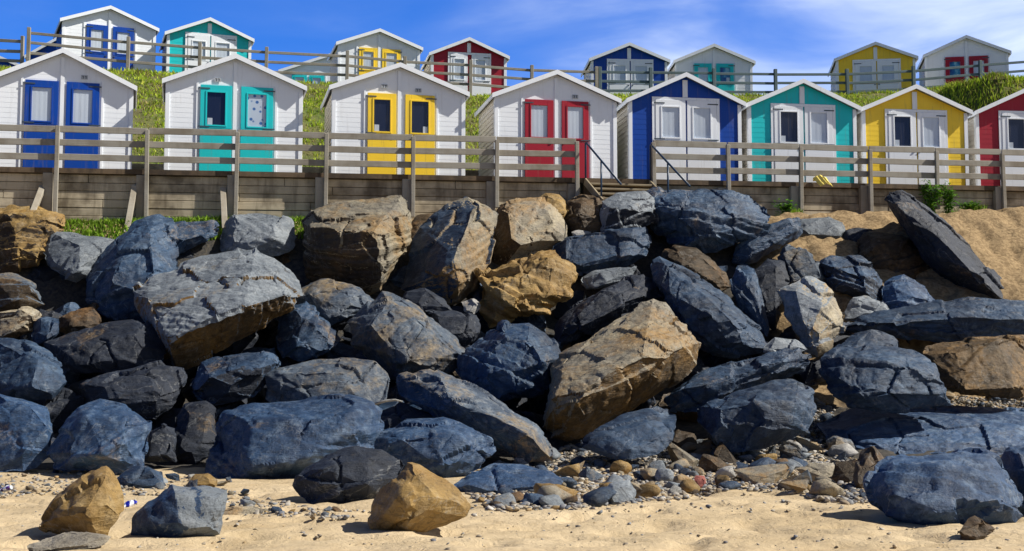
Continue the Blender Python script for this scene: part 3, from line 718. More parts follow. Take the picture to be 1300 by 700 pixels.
B('dark blue boulder in deep shade above the rounded blue one', 'dark', [(90,512),(100,495),(130,478),(165,468),(200,462),(230,468),(236,490),(222,512),(195,532),(140,517),(110,514)], dd=.7)
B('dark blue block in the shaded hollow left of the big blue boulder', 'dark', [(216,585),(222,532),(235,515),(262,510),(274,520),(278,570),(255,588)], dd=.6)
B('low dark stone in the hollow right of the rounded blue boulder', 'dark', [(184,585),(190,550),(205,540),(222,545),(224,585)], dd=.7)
B('flat topped grey boulder with a black front, below the huge pale slab', 'slate', [(236,480),(245,465),(265,455),(300,448),(340,443),(364,456),(352,472),(335,484),(320,502),(290,510),(268,516),(252,513),(240,496)], [(250,480,.4),(300,474,.55),(335,466,.4),(290,500,.3)], strata=.7, face2=('dark',(-.1,-.8,-.5),.45))  # front faces coloured dark for their shade
# --- top middle
B('great angular boulder with a pale top and dark brown front, under the yellow doors', 'tan', [(386,284),(400,270),(425,262),(445,260),(470,263),(490,252),(505,249),(515,258),(519,275),(521,292),(513,317),(500,337),(488,354),(480,367),(465,372),(440,368),(410,360),(395,348),(390,322)], [(393,289,.45),(440,292,.62),(482,296,.72),(484,347,.55),(440,352,.4),(512,275,.15),(404,340,.3)], dd=-.3, strata=.4, cuts=2, k=.5, face2=('brown',(-.45,-.9,-.15),.62))
B('tall boulder split by a ridge, blue on the left and sunlit tan on the right', 'tan', [(612,248),(622,258),(630,275),(629,292),(622,312),(618,332),(610,352),(600,364),(580,382),(565,387),(540,375),(520,370),(512,364),(520,340),(527,310),(535,290),(552,275),(570,262),(590,253)], [(604,262,.4),(586,305,.6),(574,322,.65),(560,345,.55),(585,360,.5),(540,350,.3),(615,300,.25)], dd=-.3, strata=.4, cuts=2, k=.6, face2=('slate',(-.8,-.55,.25),.55))  # left face coloured slate for its blue shade
B('dark brown rock tucked between the pale topped boulder and the tall ridged one', 'brown', [(518,290),(530,275),(552,271),(552,290),(540,318),(524,330),(514,318)], dd=.4)
B('blocky boulder with a flat tan face and a dark left side, below the red doors', 'tan', [(624,302),(628,275),(640,262),(660,257),(690,255),(702,262),(712,280),(722,298),(727,304),(710,314),(690,320),(665,320),(648,334),(640,342),(628,338)], [(645,268,.35),(652,312,.55),(700,300,.45),(715,302,.3),(692,270,.35),(636,325,.3)], strata=.3, k=.5, face2=('brown',(-.95,-.3,0),.4))
B('small golden rock perched on top of the flat faced boulder', 'gold', [(684,254),(695,247),(708,248),(718,257),(721,268),(712,277),(700,273),(691,264)], dd=.1)
B('brown and grey rock with a rusty right edge at the foot of the steps', 'brown', [(713,277),(722,258),(740,251),(765,253),(776,262),(771,282),(766,302),(745,303),(725,288)], dd=-.1)
B('thumb shaped pale stone under the brown rock by the steps', 'pale', [(724,297),(735,292),(748,296),(750,304),(738,308),(726,305)], dd=-.3)
B('flat light grey slab at the foot of the steps', 'grey', [(767,258),(785,249),(815,247),(832,255),(832,280),(800,288),(785,303),(767,302)], [(775,266,.4),(800,264,.55),(825,264,.4),(800,280,.3)], dd=-.7, cuts=1, face2=('dark',(0,-.85,-.5),.45))
B('great dark layered boulder on top of the pile, below the blue hut', 'slate', [(820,252),(835,242),(860,239),(900,239),(930,242),(945,250),(957,258),(975,270),(986,283),(975,293),(950,302),(935,310),(910,315),(870,315),(845,307),(830,292),(822,272)], [(835,262,.5),(880,268,.72),(930,275,.6),(960,285,.3),(860,300,.5),(910,300,.5)], dd=-.6, strata=1.3, cuts=3, tilt=(.15,.2,1))
B('dark blue boulder in shade below the flat grey slab', 'slate', [(705,314),(720,303),(750,301),(780,300),(800,292),(822,288),(830,302),(818,324),(790,338),(750,348),(720,348),(705,332)])
B('rugged golden boulder, pitted and sunlit, in the middle of the pile', 'gold', [(606,352),(625,340),(660,332),(695,321),(703,322),(708,335),(716,346),(734,356),(729,371),(702,387),(690,397),(660,402),(640,407),(625,412),(614,397),(608,376)], [(625,352,.45),(695,338,.45),(715,362,.35),(690,382,.35),(635,392,.45),(660,362,.55)], strata=.9, amp=1.5)
B('narrow grey block lying right of the golden pitted boulder', 'grey', [(738,354),(755,345),(790,341),(807,340),(805,353),(772,362),(742,369)], dd=.1)
B('big shaded boulder with dull rusty streaks, behind the tan streaked slab', 'dark', [(696,424),(705,407),(740,385),(765,370),(790,355),(812,352),(832,366),(838,382),(812,390),(790,400),(760,420),(730,436),(704,444)], dd=.3)
B('rusty brown slab in shade below the great layered boulder', 'brown', [(838,332),(846,318),(860,313),(882,318),(902,330),(920,345),(926,362),(905,374),(880,364),(858,350)], dd=.2)
B('long dark blue slab leaning down to the right in the middle of the pile', 'slate', [(825,352),(831,333),(842,328),(862,337),(880,348),(905,364),(925,379),(945,397),(960,414),(971,430),(973,441),(955,447),(930,450),(905,447),(880,432),(865,417),(850,397),(836,377)], [(848,338,.3),(880,362,.45),(930,405,.5),(958,436,.3),(880,410,.5),(850,372,.45),(915,438,.3)], dd=-.3, strata=.3, k=.9)
B('upright ribbed slate sliver right of the long leaning slab', 'slate', [(923,342),(943,334),(957,344),(954,360),(962,385),(973,415),(971,428),(955,407),(940,388),(929,372)], strata=1.3, tilt=(.9,.2,.2))
B('cigar shaped dark slab sloping up to the pale slab, right of the layered boulder', 'slate', [(930,314),(945,300),(970,291),(1000,279),(1016,281),(1022,290),(1006,306),(985,317),(960,330),(936,333)], strata=1.0, tilt=(-.4,.3,.8))
B('thin pale slab lying on the sand near the top of the pile', 'grey', [(1008,286),(1020,278),(1050,276),(1066,284),(1073,300),(1050,303),(1020,298)], strata=.8)
B('craggy grey rock with an ochre stripe under the cigar shaped slab', 'mixed', [(988,318),(1005,311),(1022,318),(1038,330),(1048,345),(1058,362),(1037,362),(1010,358),(998,372),(990,345)], strata=.9)
B('dark shaded rock behind the upright pale grey boulder', 'dark', [(955,345),(975,330),(995,335),(1002,360),(990,390),(980,420),(968,405),(960,375)], dd=.5)
B('egg shaped pale grey boulder standing on end, right of the middle', 'grey', [(986,368),(1000,358),(1020,351),(1045,364),(1060,379),(1071,400),(1069,426),(1058,434),(1045,442),(1030,452),(1020,442),(1008,422),(1000,402),(993,382)], [(1010,368,.4),(1045,385,.5),(1050,420,.5),(1020,410,.45),(1000,385,.25),(1030,440,.3)], dd=-.3, strata=.3, face2=('tan',(.9,-.4,0),.45))
B('flat blue grey boulder with a tan corner, right of the craggy rock', 'slate', [(1038,334),(1055,326),(1090,329),(1112,335),(1119,352),(1117,372),(1113,385),(1095,378),(1060,368),(1048,352)], [(1060,340,.4),(1100,350,.5),(1100,372,.4),(1065,360,.3)], face2=('dark',(-.1,-.85,-.5),.5))
B('square dark brown rock set in the sand behind the leaning slab', 'brown', [(1088,310),(1097,298),(1112,297),(1142,301),(1162,308),(1180,325),(1180,342),(1162,358),(1130,358),(1113,347),(1093,336)], dd=.2)
B('small dark rock just above the square brown one, half buried in sand', 'dark', [(1070,296),(1085,290),(1105,292),(1112,302),(1095,310),(1074,308)], dd=.2)
B('black slab leaning steeply against the sand at the upper right', 'dark', [(1126,256),(1135,249),(1150,247),(1170,261),(1195,279),(1210,299),(1226,310),(1250,334),(1266,351),(1281,369),(1291,385),(1272,390),(1240,385),(1220,373),(1198,353),(1180,333),(1164,317),(1148,291),(1134,271)], [(1140,262,.25),(1190,298,.45),(1240,350,.45),(1270,378,.3),(1190,325,.4),(1160,285,.35)], dd=-.5, strata=.5, cuts=1, k=.35, tilt=(.6,.2,.6))
B('wedge shaped blue rock under the black leaning slab', 'blue_r', [(1118,370),(1130,355),(1150,351),(1175,369),(1192,383),(1167,394),(1135,400),(1121,382)], [(1135,364,.3),(1160,376,.45),(1140,388,.4)])
B('smooth grey hump beside the egg shaped boulder', 'grey', [(1068,397),(1085,380),(1100,376),(1120,384),(1132,397),(1100,404),(1075,407)])
B('long flat slate slab running to the right edge above the brown boulder', 'slate', [(1070,412),(1100,402),(1150,398),(1190,394),(1205,383),(1225,378),(1255,380),(1312,388),(1312,434),(1250,437),(1180,432),(1120,427),(1080,424)], [(1085,412,.4),(1150,410,.7),(1240,405,.75),(1300,405,.6),(1240,428,.3),(1130,422,.35)], dd=-.3, strata=.9, cuts=3, tilt=(.05,.1,1))
B('big rusty brown boulder at the right edge under the long flat slab', 'rust', [(1160,447),(1200,434),(1260,431),(1312,433),(1312,502),(1270,507),(1220,503),(1186,484)], dd=.2)
B('broad smooth blue grey boulder in front of the rusty brown one', 'slate', [(1046,457),(1062,442),(1100,439),(1140,444),(1180,454),(1197,470),(1210,490),(1205,512),(1180,519),(1120,522),(1080,514),(1056,497),(1046,477)], [(1070,452,.3),(1130,458,.5),(1185,475,.4),(1195,500,.35),(1100,500,.5),(1065,480,.35)], dd=-.4, strata=.4, soft=2, cuts=3)
B('low ridged grey rock between the egg shaped and the broad smooth boulder', 'slate', [(1060,442),(1085,425),(1105,420),(1132,428),(1148,441),(1130,450),(1080,452)])
B('stepped slate slab left of the broad smooth boulder', 'slate', [(842,507),(860,490),(900,475),(950,459),(990,444),(1010,442),(1027,455),(1022,472),(990,482),(950,497),(910,512),(870,525),(846,523)], [(860,500,.35),(920,482,.5),(990,460,.5),(1010,468,.3),(920,500,.35)], strata=1.2, tilt=(-.4,.2,.85))
B('small pale topped stone lying on the stepped slate slab', 'grey', [(968,440),(985,429),(1010,431),(1024,442),(1000,450),(975,449)], dd=.1)
B('domed blue grey boulder at the back of the pebbles, right of the middle', 'slate', [(878,522),(900,508),(940,498),(980,487),(1010,487),(1026,500),(1032,525),(1022,547),(1000,557),(970,568),(940,572),(910,568),(888,553),(880,537)], [(905,518,.4),(960,510,.55),(1010,510,.5),(1000,545,.45),(930,555,.4)], strata=.4)
B('flat blue slate dipping into the pebbles below the tan streaked slab', 'slate', [(733,562),(760,545),(790,528),(820,518),(847,519),(862,530),(864,542),(852,557),(842,572),(800,581),(775,578),(748,568)], [(770,552,.35),(820,535,.4),(840,552,.35),(800,570,.3)], strata=.3, k=1.5)
B('great tan slab with ochre streaks and a dark brown underside, right of the middle', 'tan', [(694,525),(700,490),(705,465),(720,450),(750,430),(790,400),(825,385),(842,388),(866,415),(882,440),(880,466),(862,482),(830,502),(795,522),(760,543),(730,553),(705,551),(694,538)], [(712,470,.35),(704,510,.5),(755,500,.7),(812,464,.75),(868,440,.45),(825,400,.2),(740,540,.25),(840,485,.3)], dd=-.6, strata=.7, cuts=3, k=.8, tilt=(-.5,.4,.7), face2=('rust',(.35,-.6,-.75),.45))
B('saturated blue boulder between the ridged grey boulder and the tan streaked slab', 'blue_r', [(580,467),(595,440),(615,418),(640,411),(670,409),(692,424),(705,440),(710,456),(702,477),(692,492),(660,503),(630,509),(603,497),(588,482)], [(620,430,.4),(672,425,.45),(690,460,.45),(650,490,.45),(605,475,.35)], amp=1.3, face2=('slate',(.8,-.4,.4),.5))
B('angular grey blue boulder with a sunlit slanting ridge in the centre left', 'mixed', [(446,412),(470,390),(488,373),(505,377),(530,391),(555,411),(575,434),(594,451),(580,467),(560,478),(530,483),(500,481),(480,472),(460,452),(448,432)], [(492,382,.35),(540,410,.5),(580,448,.3),(470,412,.5),(505,455,.6),(540,462,.5)], dd=-.2, strata=.4)
B('dark rock in shade to the right of the slanting ridge', 'dark', [(543,397),(575,391),(602,402),(614,416),(602,428),(582,443),(562,432)], dd=.2)
B('dark wedge below the tall ridged boulder', 'dark', [(510,374),(540,366),(562,381),(578,396),(550,402),(523,392)], dd=.2)
B('pale little stone caught in the gap left of the golden pitted boulder', 'pale', [(588,386),(600,382),(609,390),(600,399),(590,396)], dd=.1)
B('dark blue boulder with a grey ribbed right edge, right of the huge pale slab', 'slate', [(356,404),(370,390),(390,382),(402,388),(417,405),(430,425),(433,432),(420,447),(400,454),(380,458),(360,452),(353,427)], [(375,395,.4),(405,415,.5),(415,440,.35),(375,440,.4)], strata=.9, tilt=(.6,.2,-.5))
B('low grey rock with a flat pale patch under the great angular boulder', 'mixed', [(378,367),(400,358),(430,357),(452,362),(467,378),(474,389),(450,400),(440,404),(430,400),(418,418),(400,404),(385,391)])
B('lumpy grey brown boulder above the big blue one', 'mixed', [(331,480),(345,465),(370,460),(410,456),(440,459),(470,461),(492,472),(499,486),(490,502),(475,517),(445,515),(410,515),(370,518),(345,513),(333,497)], [(355,474,.4),(410,470,.5),(470,475,.4),(480,500,.4),(400,505,.4)])
B('long grey tan slab sliding down to the pebbles, left of the middle', 'mixed', [(506,480),(530,468),(560,469),(580,477),(610,494),(640,509),(670,529),(695,551),(708,570),(697,582),(665,586),(640,575),(610,558),(580,548),(555,533),(530,518),(510,503)], [(520,485,.3),(562,480,.4),(572,510,.55),(630,530,.5),(690,565,.35),(540,510,.4),(640,555,.3)], dd=-.5, strata=.7, k=.9, tilt=(.55,.3,.7), face2=('slate',(-.6,-.75,-.3),.5))
B('very large rounded blue boulder at the foot of the pile on the left', 'blue_r', [(266,575),(275,545),(290,525),(320,514),(360,514),(400,509),(440,502),(467,510),(482,522),(482,547),(472,568),(440,585),(400,605),(370,617),(330,622),(290,617),(268,598)], [(300,540,.4),(370,532,.5),(450,520,.45),(460,555,.35),(400,580,.5),(320,595,.45)], dd=-.5, amp=.9, soft=2, cuts=3)
B('light blue sunlit block at the foot of the pile beside the very large blue boulder', 'blue_r', [(478,562),(490,545),(520,535),(560,534),(600,547),(622,560),(630,577),(616,593),(590,604),(560,611),(530,605),(500,594),(481,578)], [(510,558,.4),(575,550,.5),(610,575,.4),(560,595,.4)], dd=-.2)
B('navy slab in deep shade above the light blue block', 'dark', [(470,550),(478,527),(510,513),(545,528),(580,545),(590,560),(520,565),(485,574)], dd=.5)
B('dark boulder lying on the sand left of the golden pointed one', 'dark', [(371,615),(385,597),(405,586),(430,573),(455,568),(480,572),(507,583),(515,593),(502,609),(482,628),(460,638),(420,641),(385,638),(372,628)], strata=.9, d=16.7, k=.5, group='boulders on the sand', tilt=(-.3,.2,.9))
B('golden pointed boulder on the sand, below the middle left of the pile', 'gold', [(473,660),(478,640),(490,625),(505,605),(515,590),(525,582),(545,597),(570,612),(588,625),(595,640),(591,655),(560,668),(520,680),(495,676),(478,672)], [(524,594,.25),(512,630,.5),(545,615,.45),(565,640,.45),(520,662,.4),(490,650,.35)], d=14.9, k=.5, strata=.3, group='boulders on the sand', cuts=3)
B('golden peaked boulder on the sand near the left, beside the crushed can', 'gold', [(48,670),(55,650),(70,635),(90,625),(105,610),(114,593),(122,597),(133,592),(143,600),(156,630),(157,658),(142,676),(125,689),(105,682),(85,672),(60,678)], [(117,602,.3),(135,602,.3),(85,640,.4),(110,640,.5),(140,640,.35),(105,670,.4)], d=14.4, k=.5, strata=.3, group='boulders on the sand', cuts=3)
B('angular blue grey block on the sand right of the golden peaked boulder', 'grey', [(170,678),(172,655),(190,645),(210,632),(221,619),(260,621),(286,624),(281,651),(275,676),(250,680),(225,686),(195,685),(174,684)], [(222,626,.45),(229,672,.5),(276,632,.3),(270,668,.3),(190,660,.3)], d=14.4, k=.4, strata=.5, group='boulders on the sand', face2=('blue_r',(-.9,-.4,.1),.35), cuts=1)  # shade of the left face put in as blue stone
B('flat sandy tan slab half sunk in the sand in the bottom left corner', 'tan', [(33,694),(60,682),(90,672),(115,674),(138,684),(132,694),(100,698),(60,702),(36,702)], d=13.5, k=1.6, strata=.5, group='boulders on the sand')
B('low blue slate lying in the shingle behind the golden peaked boulder', 'slate', [(146,608),(165,596),(185,592),(205,600),(208,614),(190,620),(165,622)], d=16.9, group='boulders on the sand')
B('flat tan slab on the sand right of the angular blue grey block', 'tan', [(282,650),(295,643),(325,643),(336,650),(330,658),(300,660),(284,658)], d=15.3, k=1, group='boulders on the sand')
B('tan lump of rock behind the angular blue grey block', 'gold', [(236,612),(248,602),(265,600),(276,608),(274,620),(255,624),(240,622)], d=16.3, group='boulders on the sand')
B('flat pale blue slate in the pebbles below the light blue block', 'blue_r', [(576,618),(600,600),(630,589),(665,591),(702,601),(722,611),(702,624),(650,628),(610,629)], d=17.4, k=1.4, strata=.3, group='boulders on the sand')
B('large smooth blue boulder at the bottom right corner of the pile', 'blue_r', [(1106,612),(1115,595),(1140,580),(1180,574),(1220,569),(1245,568),(1268,578),(1280,595),(1290,618),(1300,640),(1284,664),(1245,672),(1200,670),(1160,662),(1130,652),(1110,634)], [(1130,592,.3),(1200,585,.45),(1255,592,.4),(1275,640,.4),(1190,650,.45),(1130,625,.35)], d=17.0, k=.9, group='boulders on the sand', soft=2, cuts=3)
B('blue boulder cut off by the right edge of the photo near the sand', 'blue_r', [(1262,590),(1285,570),(1330,560),(1400,566),(1430,600),(1425,650),(1380,662),(1310,660),(1280,640)], d=18.2, cuts=3, group='boulders on the sand')
B('wide flat blue slate ledge above the large smooth blue boulder', 'blue_r', [(1043,542),(1070,528),(1110,519),(1160,516),(1230,519),(1312,521),(1312,572),(1250,574),(1200,577),(1140,577),(1090,568),(1058,558)], [(1065,545,.4),(1130,530,.6),(1230,532,.7),(1300,540,.6),(1230,560,.5),(1110,560,.45)], d=20.4, k=2.4, strata=.35, tilt=(.05,.2,1), group='boulders on the sand', cuts=0)
B('small brown pointed stone on the sand at the bottom right', 'brown', [(1211,675),(1235,653),(1256,660),(1263,676),(1240,688),(1220,687)], d=14.2, group='boulders on the sand')
B('rounded grey stone resting on the slate ledge', 'grey', [(1076,520),(1084,510),(1100,513),(1116,520),(1114,533),(1095,537),(1080,531)], d=19.6, group='boulders on the sand')
B('brown block standing beside the large smooth blue boulder', 'brown', [(1084,605),(1092,577),(1108,569),(1124,590),(1112,608),(1100,624),(1087,622)], d=17.2, group='boulders on the sand')
B('tan brown block among the pebbles left of the standing brown block', 'tan', [(1012,597),(1030,586),(1055,588),(1072,598),(1060,612),(1030,614)], d=17.9, group='boulders on the sand')
B('brown stone with pale top above the tan brown block', 'mixed', [(1050,562),(1062,554),(1080,562),(1088,574),(1072,580),(1055,578)], d=18.8, group='boulders on the sand')
B('brown cube of rock at the foot of the flat blue slate', 'brown', [(850,558),(862,546),(880,552),(884,566),(870,572),(854,570)], d=20.2, group='boulders on the sand')
B('pale grey block in the front of the pebbles below the tan streaked slab', 'grey', [(760,632),(775,614),(797,610),(806,622),(802,638),(780,642)], d=16.6, group='boulders on the sand')
B('flat dark flake of slate at the front of the pebbles', 'slate', [(664,640),(668,627),(685,630),(704,640),(700,645),(680,645)], d=16.4, group='boulders on the sand')
B('brick red stone at the front edge of the pebbles', 'redstone', [(879,618),(882,604),(894,603),(897,614),(890,622)], d=16.8, group='boulders on the sand')

# boulders deeper in the pile, seen only as dark shapes in the gaps
GAP = [(-30,340),(60,350),(160,330),(280,330),(380,300),(520,300),(600,310),(720,300),(830,310),(940,320),(1000,350),(1060,400),(1160,425),(1330,430),(1330,500),(1200,500),(1040,505),(860,530),(700,545),(600,580),(480,580),(280,590),(100,590),(-30,600)]
def inside(x, y, poly):
    c = False; n = len(poly)
    for i in range(n):
        x0, y0 = poly[i]; x1, y1 = poly[i-1]
        if (y0 > y) != (y1 > y) and x < (x1-x0)*(y-y0)/(y1-y0)+x0: c = not c
    return c
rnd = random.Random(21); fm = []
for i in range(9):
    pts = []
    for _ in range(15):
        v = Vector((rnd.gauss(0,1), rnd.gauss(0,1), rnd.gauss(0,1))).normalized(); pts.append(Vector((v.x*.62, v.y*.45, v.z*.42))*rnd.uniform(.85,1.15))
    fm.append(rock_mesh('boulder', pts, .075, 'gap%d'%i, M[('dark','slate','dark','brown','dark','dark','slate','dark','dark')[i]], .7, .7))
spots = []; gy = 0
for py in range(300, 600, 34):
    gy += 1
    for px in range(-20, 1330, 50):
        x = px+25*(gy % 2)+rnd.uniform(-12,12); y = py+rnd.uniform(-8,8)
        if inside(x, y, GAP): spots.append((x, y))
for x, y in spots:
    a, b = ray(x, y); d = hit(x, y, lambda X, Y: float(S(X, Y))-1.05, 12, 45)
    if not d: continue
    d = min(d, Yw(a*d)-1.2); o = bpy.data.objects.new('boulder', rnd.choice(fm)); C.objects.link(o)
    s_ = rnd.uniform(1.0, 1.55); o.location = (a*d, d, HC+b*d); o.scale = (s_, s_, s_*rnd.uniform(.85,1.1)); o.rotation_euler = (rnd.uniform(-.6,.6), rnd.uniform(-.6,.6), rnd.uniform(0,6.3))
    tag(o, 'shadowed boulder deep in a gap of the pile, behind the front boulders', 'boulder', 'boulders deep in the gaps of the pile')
# ------------------------------------------------------------------ pebbles
def pebble_mesh(name, seed, mat, L=.22):
    rnd = random.Random(seed); pts = []
    for _ in range(16):
        v = Vector((rnd.gauss(0,1), rnd.gauss(0,1), rnd.gauss(0,1))).normalized()
        pts.append(Vector((v.x*.5, v.y*.42, v.z*.32))*rnd.uniform(.85,1.1))
    bm = bmesh.new()
    for p in pts: bm.verts.new(p)
    r = bmesh.ops.convex_hull(bm, input=bm.verts[:])
    junk = list({g for g in r['geom_interior']+r['geom_unused'] if isinstance(g, bmesh.types.BMVert)}); bmesh.ops.delete(bm, geom=junk, context='VERTS')
    bmesh.ops.triangulate(bm, faces=bm.faces[:])
    for _ in range(3):
        es = [e for e in bm.edges if e.calc_length() > L]
        if not es: break
        bmesh.ops.subdivide_edges(bm, edges=es, cuts=1, use_grid_fill=True); bmesh.ops.triangulate(bm, faces=bm.faces[:])
    for _ in range(rnd.choice((0,0,1,2))): bmesh.ops.smooth_vert(bm, verts=bm.verts[:], factor=.5, use_axis_x=True, use_axis_y=True, use_axis_z=True)
    for v in bm.verts: v.co += v.co.normalized()*.03*noise.noise(v.co*3+Vector((seed*1.7, 3, 1)))
    me = bpy.data.meshes.new(name); bm.to_mesh(me); bm.free()
    me.polygons.foreach_set('use_smooth', [True]*len(me.polygons)); me.materials.append(mat); return me
KINDS = [('grey', 'grey cobble among the loose cobbles below the boulders', .30), ('tan', 'tan cobble among the loose cobbles below the boulders', .24), ('slate', 'dark slate cobble among the loose cobbles below the boulders', .16),
         ('pale', 'whitish cobble among the loose cobbles below the boulders', .13), ('gold', 'ochre cobble among the loose cobbles below the boulders', .09), ('brown', 'brown cobble among the loose cobbles below the boulders', .08)]
protos = {k: [pebble_mesh('cobble', hash_, M[k]) for hash_ in range(7*i, 7*i+6)] for i, (k, _, _) in enumerate(KINDS)}
ZONE = [(600,600),(690,570),(760,560),(800,575),(860,560),(900,565),(1000,560),(1050,570),(1100,590),(1110,640),(1060,640),(1000,626),(930,622),(860,634),(800,640),(700,648),(620,648),(596,630)]
ZL = [(-10,606),(60,596),(250,606),(300,625),(370,640),(440,650),(440,662),(330,655),(260,632),(150,630),(60,628),(-10,634)]
ZR = [(1200,500),(1250,506),(1310,505),(1310,524),(1210,520)]
ZM = [(1030,505),(1060,520),(1050,560),(1035,580),(1000,575),(1030,540)]
rnd = random.Random(11)
def scatter(poly, n, smin, smax, out, power=2.2):
    xs_ = [p[0] for p in poly]; ys_ = [p[1] for p in poly]
    while n > 0:
        px, py = rnd.uniform(min(xs_), max(xs_)), rnd.uniform(min(ys_), max(ys_))
        if not inside(px, py, poly): continue
        d = hit(px, py, Gs, 12, 42)
        n -= 1
        if not d: continue
        a, b = ray(px, py); s = smin+(smax-smin)*rnd.random()**power
        out.append((a*d, d, s))
big = []
scatter(ZONE, 185, .13, .62, big, 2.2); scatter(ZL, 44, .10, .30, big); scatter(ZR, 24, .12, .34, big); scatter(ZM, 24, .14, .5, big)
big = big[:290]
for X, Y, s in big:
    r = rnd.random(); acc = 0
    for k, lab, w in KINDS:
        acc += w
        if r <= acc: break
    me = rnd.choice(protos[k]); o = bpy.data.objects.new('cobble', me); C.objects.link(o)
    o.location = (X, Y, Gs(X, Y)+s*.12); o.scale = (s*rnd.uniform(.8,1.25), s*rnd.uniform(.8,1.2), s*rnd.uniform(.75,1.15)); o.rotation_euler = (rnd.uniform(-.4,.4), rnd.uniform(-.4,.4), rnd.uniform(0,6.3))
    tag(o, lab, 'cobble', 'loose cobbles below the boulders, '+{'grey':'grey ones','tan':'tan ones','slate':'dark slate ones','pale':'whitish ones','gold':'ochre ones','brown':'brown ones'}[k])
ang = {k: [rock_mesh('angular_stone', [Vector((rnd.gauss(0,1)*.5, rnd.gauss(0,1)*.42, rnd.gauss(0,1)*.36)) for _ in range(11)], .05, 'ang%s%d' % (k, i), M[k], .35, .5, cuts=3) for i in range(3)] for k in ('tan', 'brown', 'grey', 'mixed', 'slate')}
NM = {'tan': 'tan', 'brown': 'brown', 'grey': 'pale grey', 'mixed': 'grey brown', 'slate': 'dark slate'}
spots = []
scatter([(860,565),(1000,560),(1100,590),(1112,640),(1060,640),(960,612),(860,600)], 40, .25, .8, spots, 1.5); scatter([(600,605),(760,570),(860,600),(760,630)], 9, .25, .5, spots); scatter([(180,600),(300,610),(360,640),(250,634)], 7, .2, .45, spots)
for X, Y, s in spots:
    k = rnd.choice(['tan', 'tan', 'brown', 'grey', 'mixed', 'slate']); o = bpy.data.objects.new('angular_stone', rnd.choice(ang[k])); C.objects.link(o); s *= .62
    o.location = (X, Y, Gs(X, Y)+s*.22); o.scale = (s, s, s*.85); o.rotation_euler = (rnd.uniform(-.5,.5), rnd.uniform(-.5,.5), rnd.uniform(0,6.3))
    tag(o, 'broken angular %s stone lying among the cobbles below the boulders' % NM[k], 'stone', 'angular stones among the cobbles, %s ones' % NM[k])
# fine shingle: one object, every pebble with its own shade
def shinglemat():
    k = NT('shingle'); ri = k.n('ShaderNodeNewGeometry').outputs['Random Per Island']; v = k.objco(False)
    c = k.ramp(ri, [(0,(.13,.15,.18)),(.18,(.25,.25,.25)),(.36,(.33,.28,.20)),(.52,(.20,.17,.13)),(.66,(.42,.40,.36)),(.8,(.36,.25,.11)),(.92,(.09,.11,.15)),(1,(.5,.48,.45))])
    c = k.mix(k.ramp(k.noise(v, 25, 4), [(.4, W0), (.7, (.4,)*3)]), c, (.12,.1,.08,1))
    k.l(c, k.b.inputs['Base Color']); k.b.inputs['Roughness'].default_value = .75; return k.m
M['shingle'] = shinglemat()
fine = []
scatter(ZONE, 6500, .03, .15, fine, 1.6); scatter([(p[0], p[1]+6) for p in ZONE], 500, .02, .08, fine); scatter(ZL, 1100, .02, .11, fine, 2); scatter(ZR, 800, .03, .12, fine); scatter(ZM, 700, .03, .13, fine)
scatter([(0,640),(1300,640),(1300,698),(0,698)], 420, .015, .07, fine, 3); scatter([(380,648),(620,640),(860,632),(1100,640),(1100,656),(860,650),(400,668)], 160, .02, .09, fine, 2)
base = []
for s in range(5):
    me = pebble_mesh('shingle_pebble', 100+s, M['shingle'], .45); me.calc_loop_triangles()
    base.append((np.array([v.co[:] for v in me.vertices]), np.array([t.vertices[:] for t in me.loop_triangles]))); bpy.data.meshes.remove(me)
V = []; Fc = []; n0 = 0
for X, Y, s in fine:
    bv, bf = base[rnd.randrange(5)]; a = rnd.uniform(0, 6.3); c_, s_ = math.cos(a), math.sin(a)
    v = bv*np.array([s*rnd.uniform(.8,1.3), s*rnd.uniform(.8,1.3), s*rnd.uniform(.6,1.1)]); t_ = rnd.uniform(-.5,.5)
    v = np.stack([v[:,0]*c_-v[:,1]*s_, v[:,0]*s_+v[:,1]*c_, v[:,2]+t_*v[:,0]], 1)+np.array([X, Y, Gs(X, Y)+s*.08])
    V.append(v); Fc.append(bf+n0); n0 += len(v)
o = bpy.data.objects.new('shingle', np_mesh('shingle', np.concatenate(V), np.concatenate(Fc), M['shingle'], True)); C.objects.link(o)
tag(o, 'fine mixed shingle filling the gaps between the cobbles and scattered over the sand', 'shingle', kind='stuff')

# ------------------------------------------------------------------ grass and weeds
def grassmat(name, cols):
    k = NT(name); ri = k.n('ShaderNodeNewGeometry').outputs['Random Per Island']; v = k.objco(False)
    n = k.noise(v, .9, 6, .65); r = k.ramp(k.mix(.3, n, ri), cols)
    k.l(r, k.b.inputs['Base Color']); k.b.inputs['Roughness'].default_value = .7; k.b.inputs['Specular IOR Level'].default_value = .2
    t = k.t; out = t.nodes['Material Output']; tr = k.n('ShaderNodeBsdfTranslucent'); k.l(r, tr.inputs[0])
    mx = k.n('ShaderNodeMixShader'); mx.inputs[0].default_value = .3; k.l(k.b.outputs[0], mx.inputs[1]); k.l(tr.outputs[0], mx.inputs[2]); k.l(mx.outputs[0], out.inputs[0])
    return k.m
M['grass'] = grassmat('bank_grass', [(.30,(.36,.28,.11)),(.39,(.24,.22,.06)),(.46,(.24,.38,.02)),(.56,(.42,.56,.035)),(.70,(.58,.60,.10))])
M['lush'] = grassmat('lush_grass', [(.25,(.26,.26,.05)),(.42,(.12,.21,.02)),(.55,(.19,.35,.02)),(.75,(.30,.40,.05))])
M['weed'] = grassmat('weed_leaf', [(.3,(.05,.13,.015)),(.5,(.09,.24,.02)),(.7,(.20,.36,.03))])
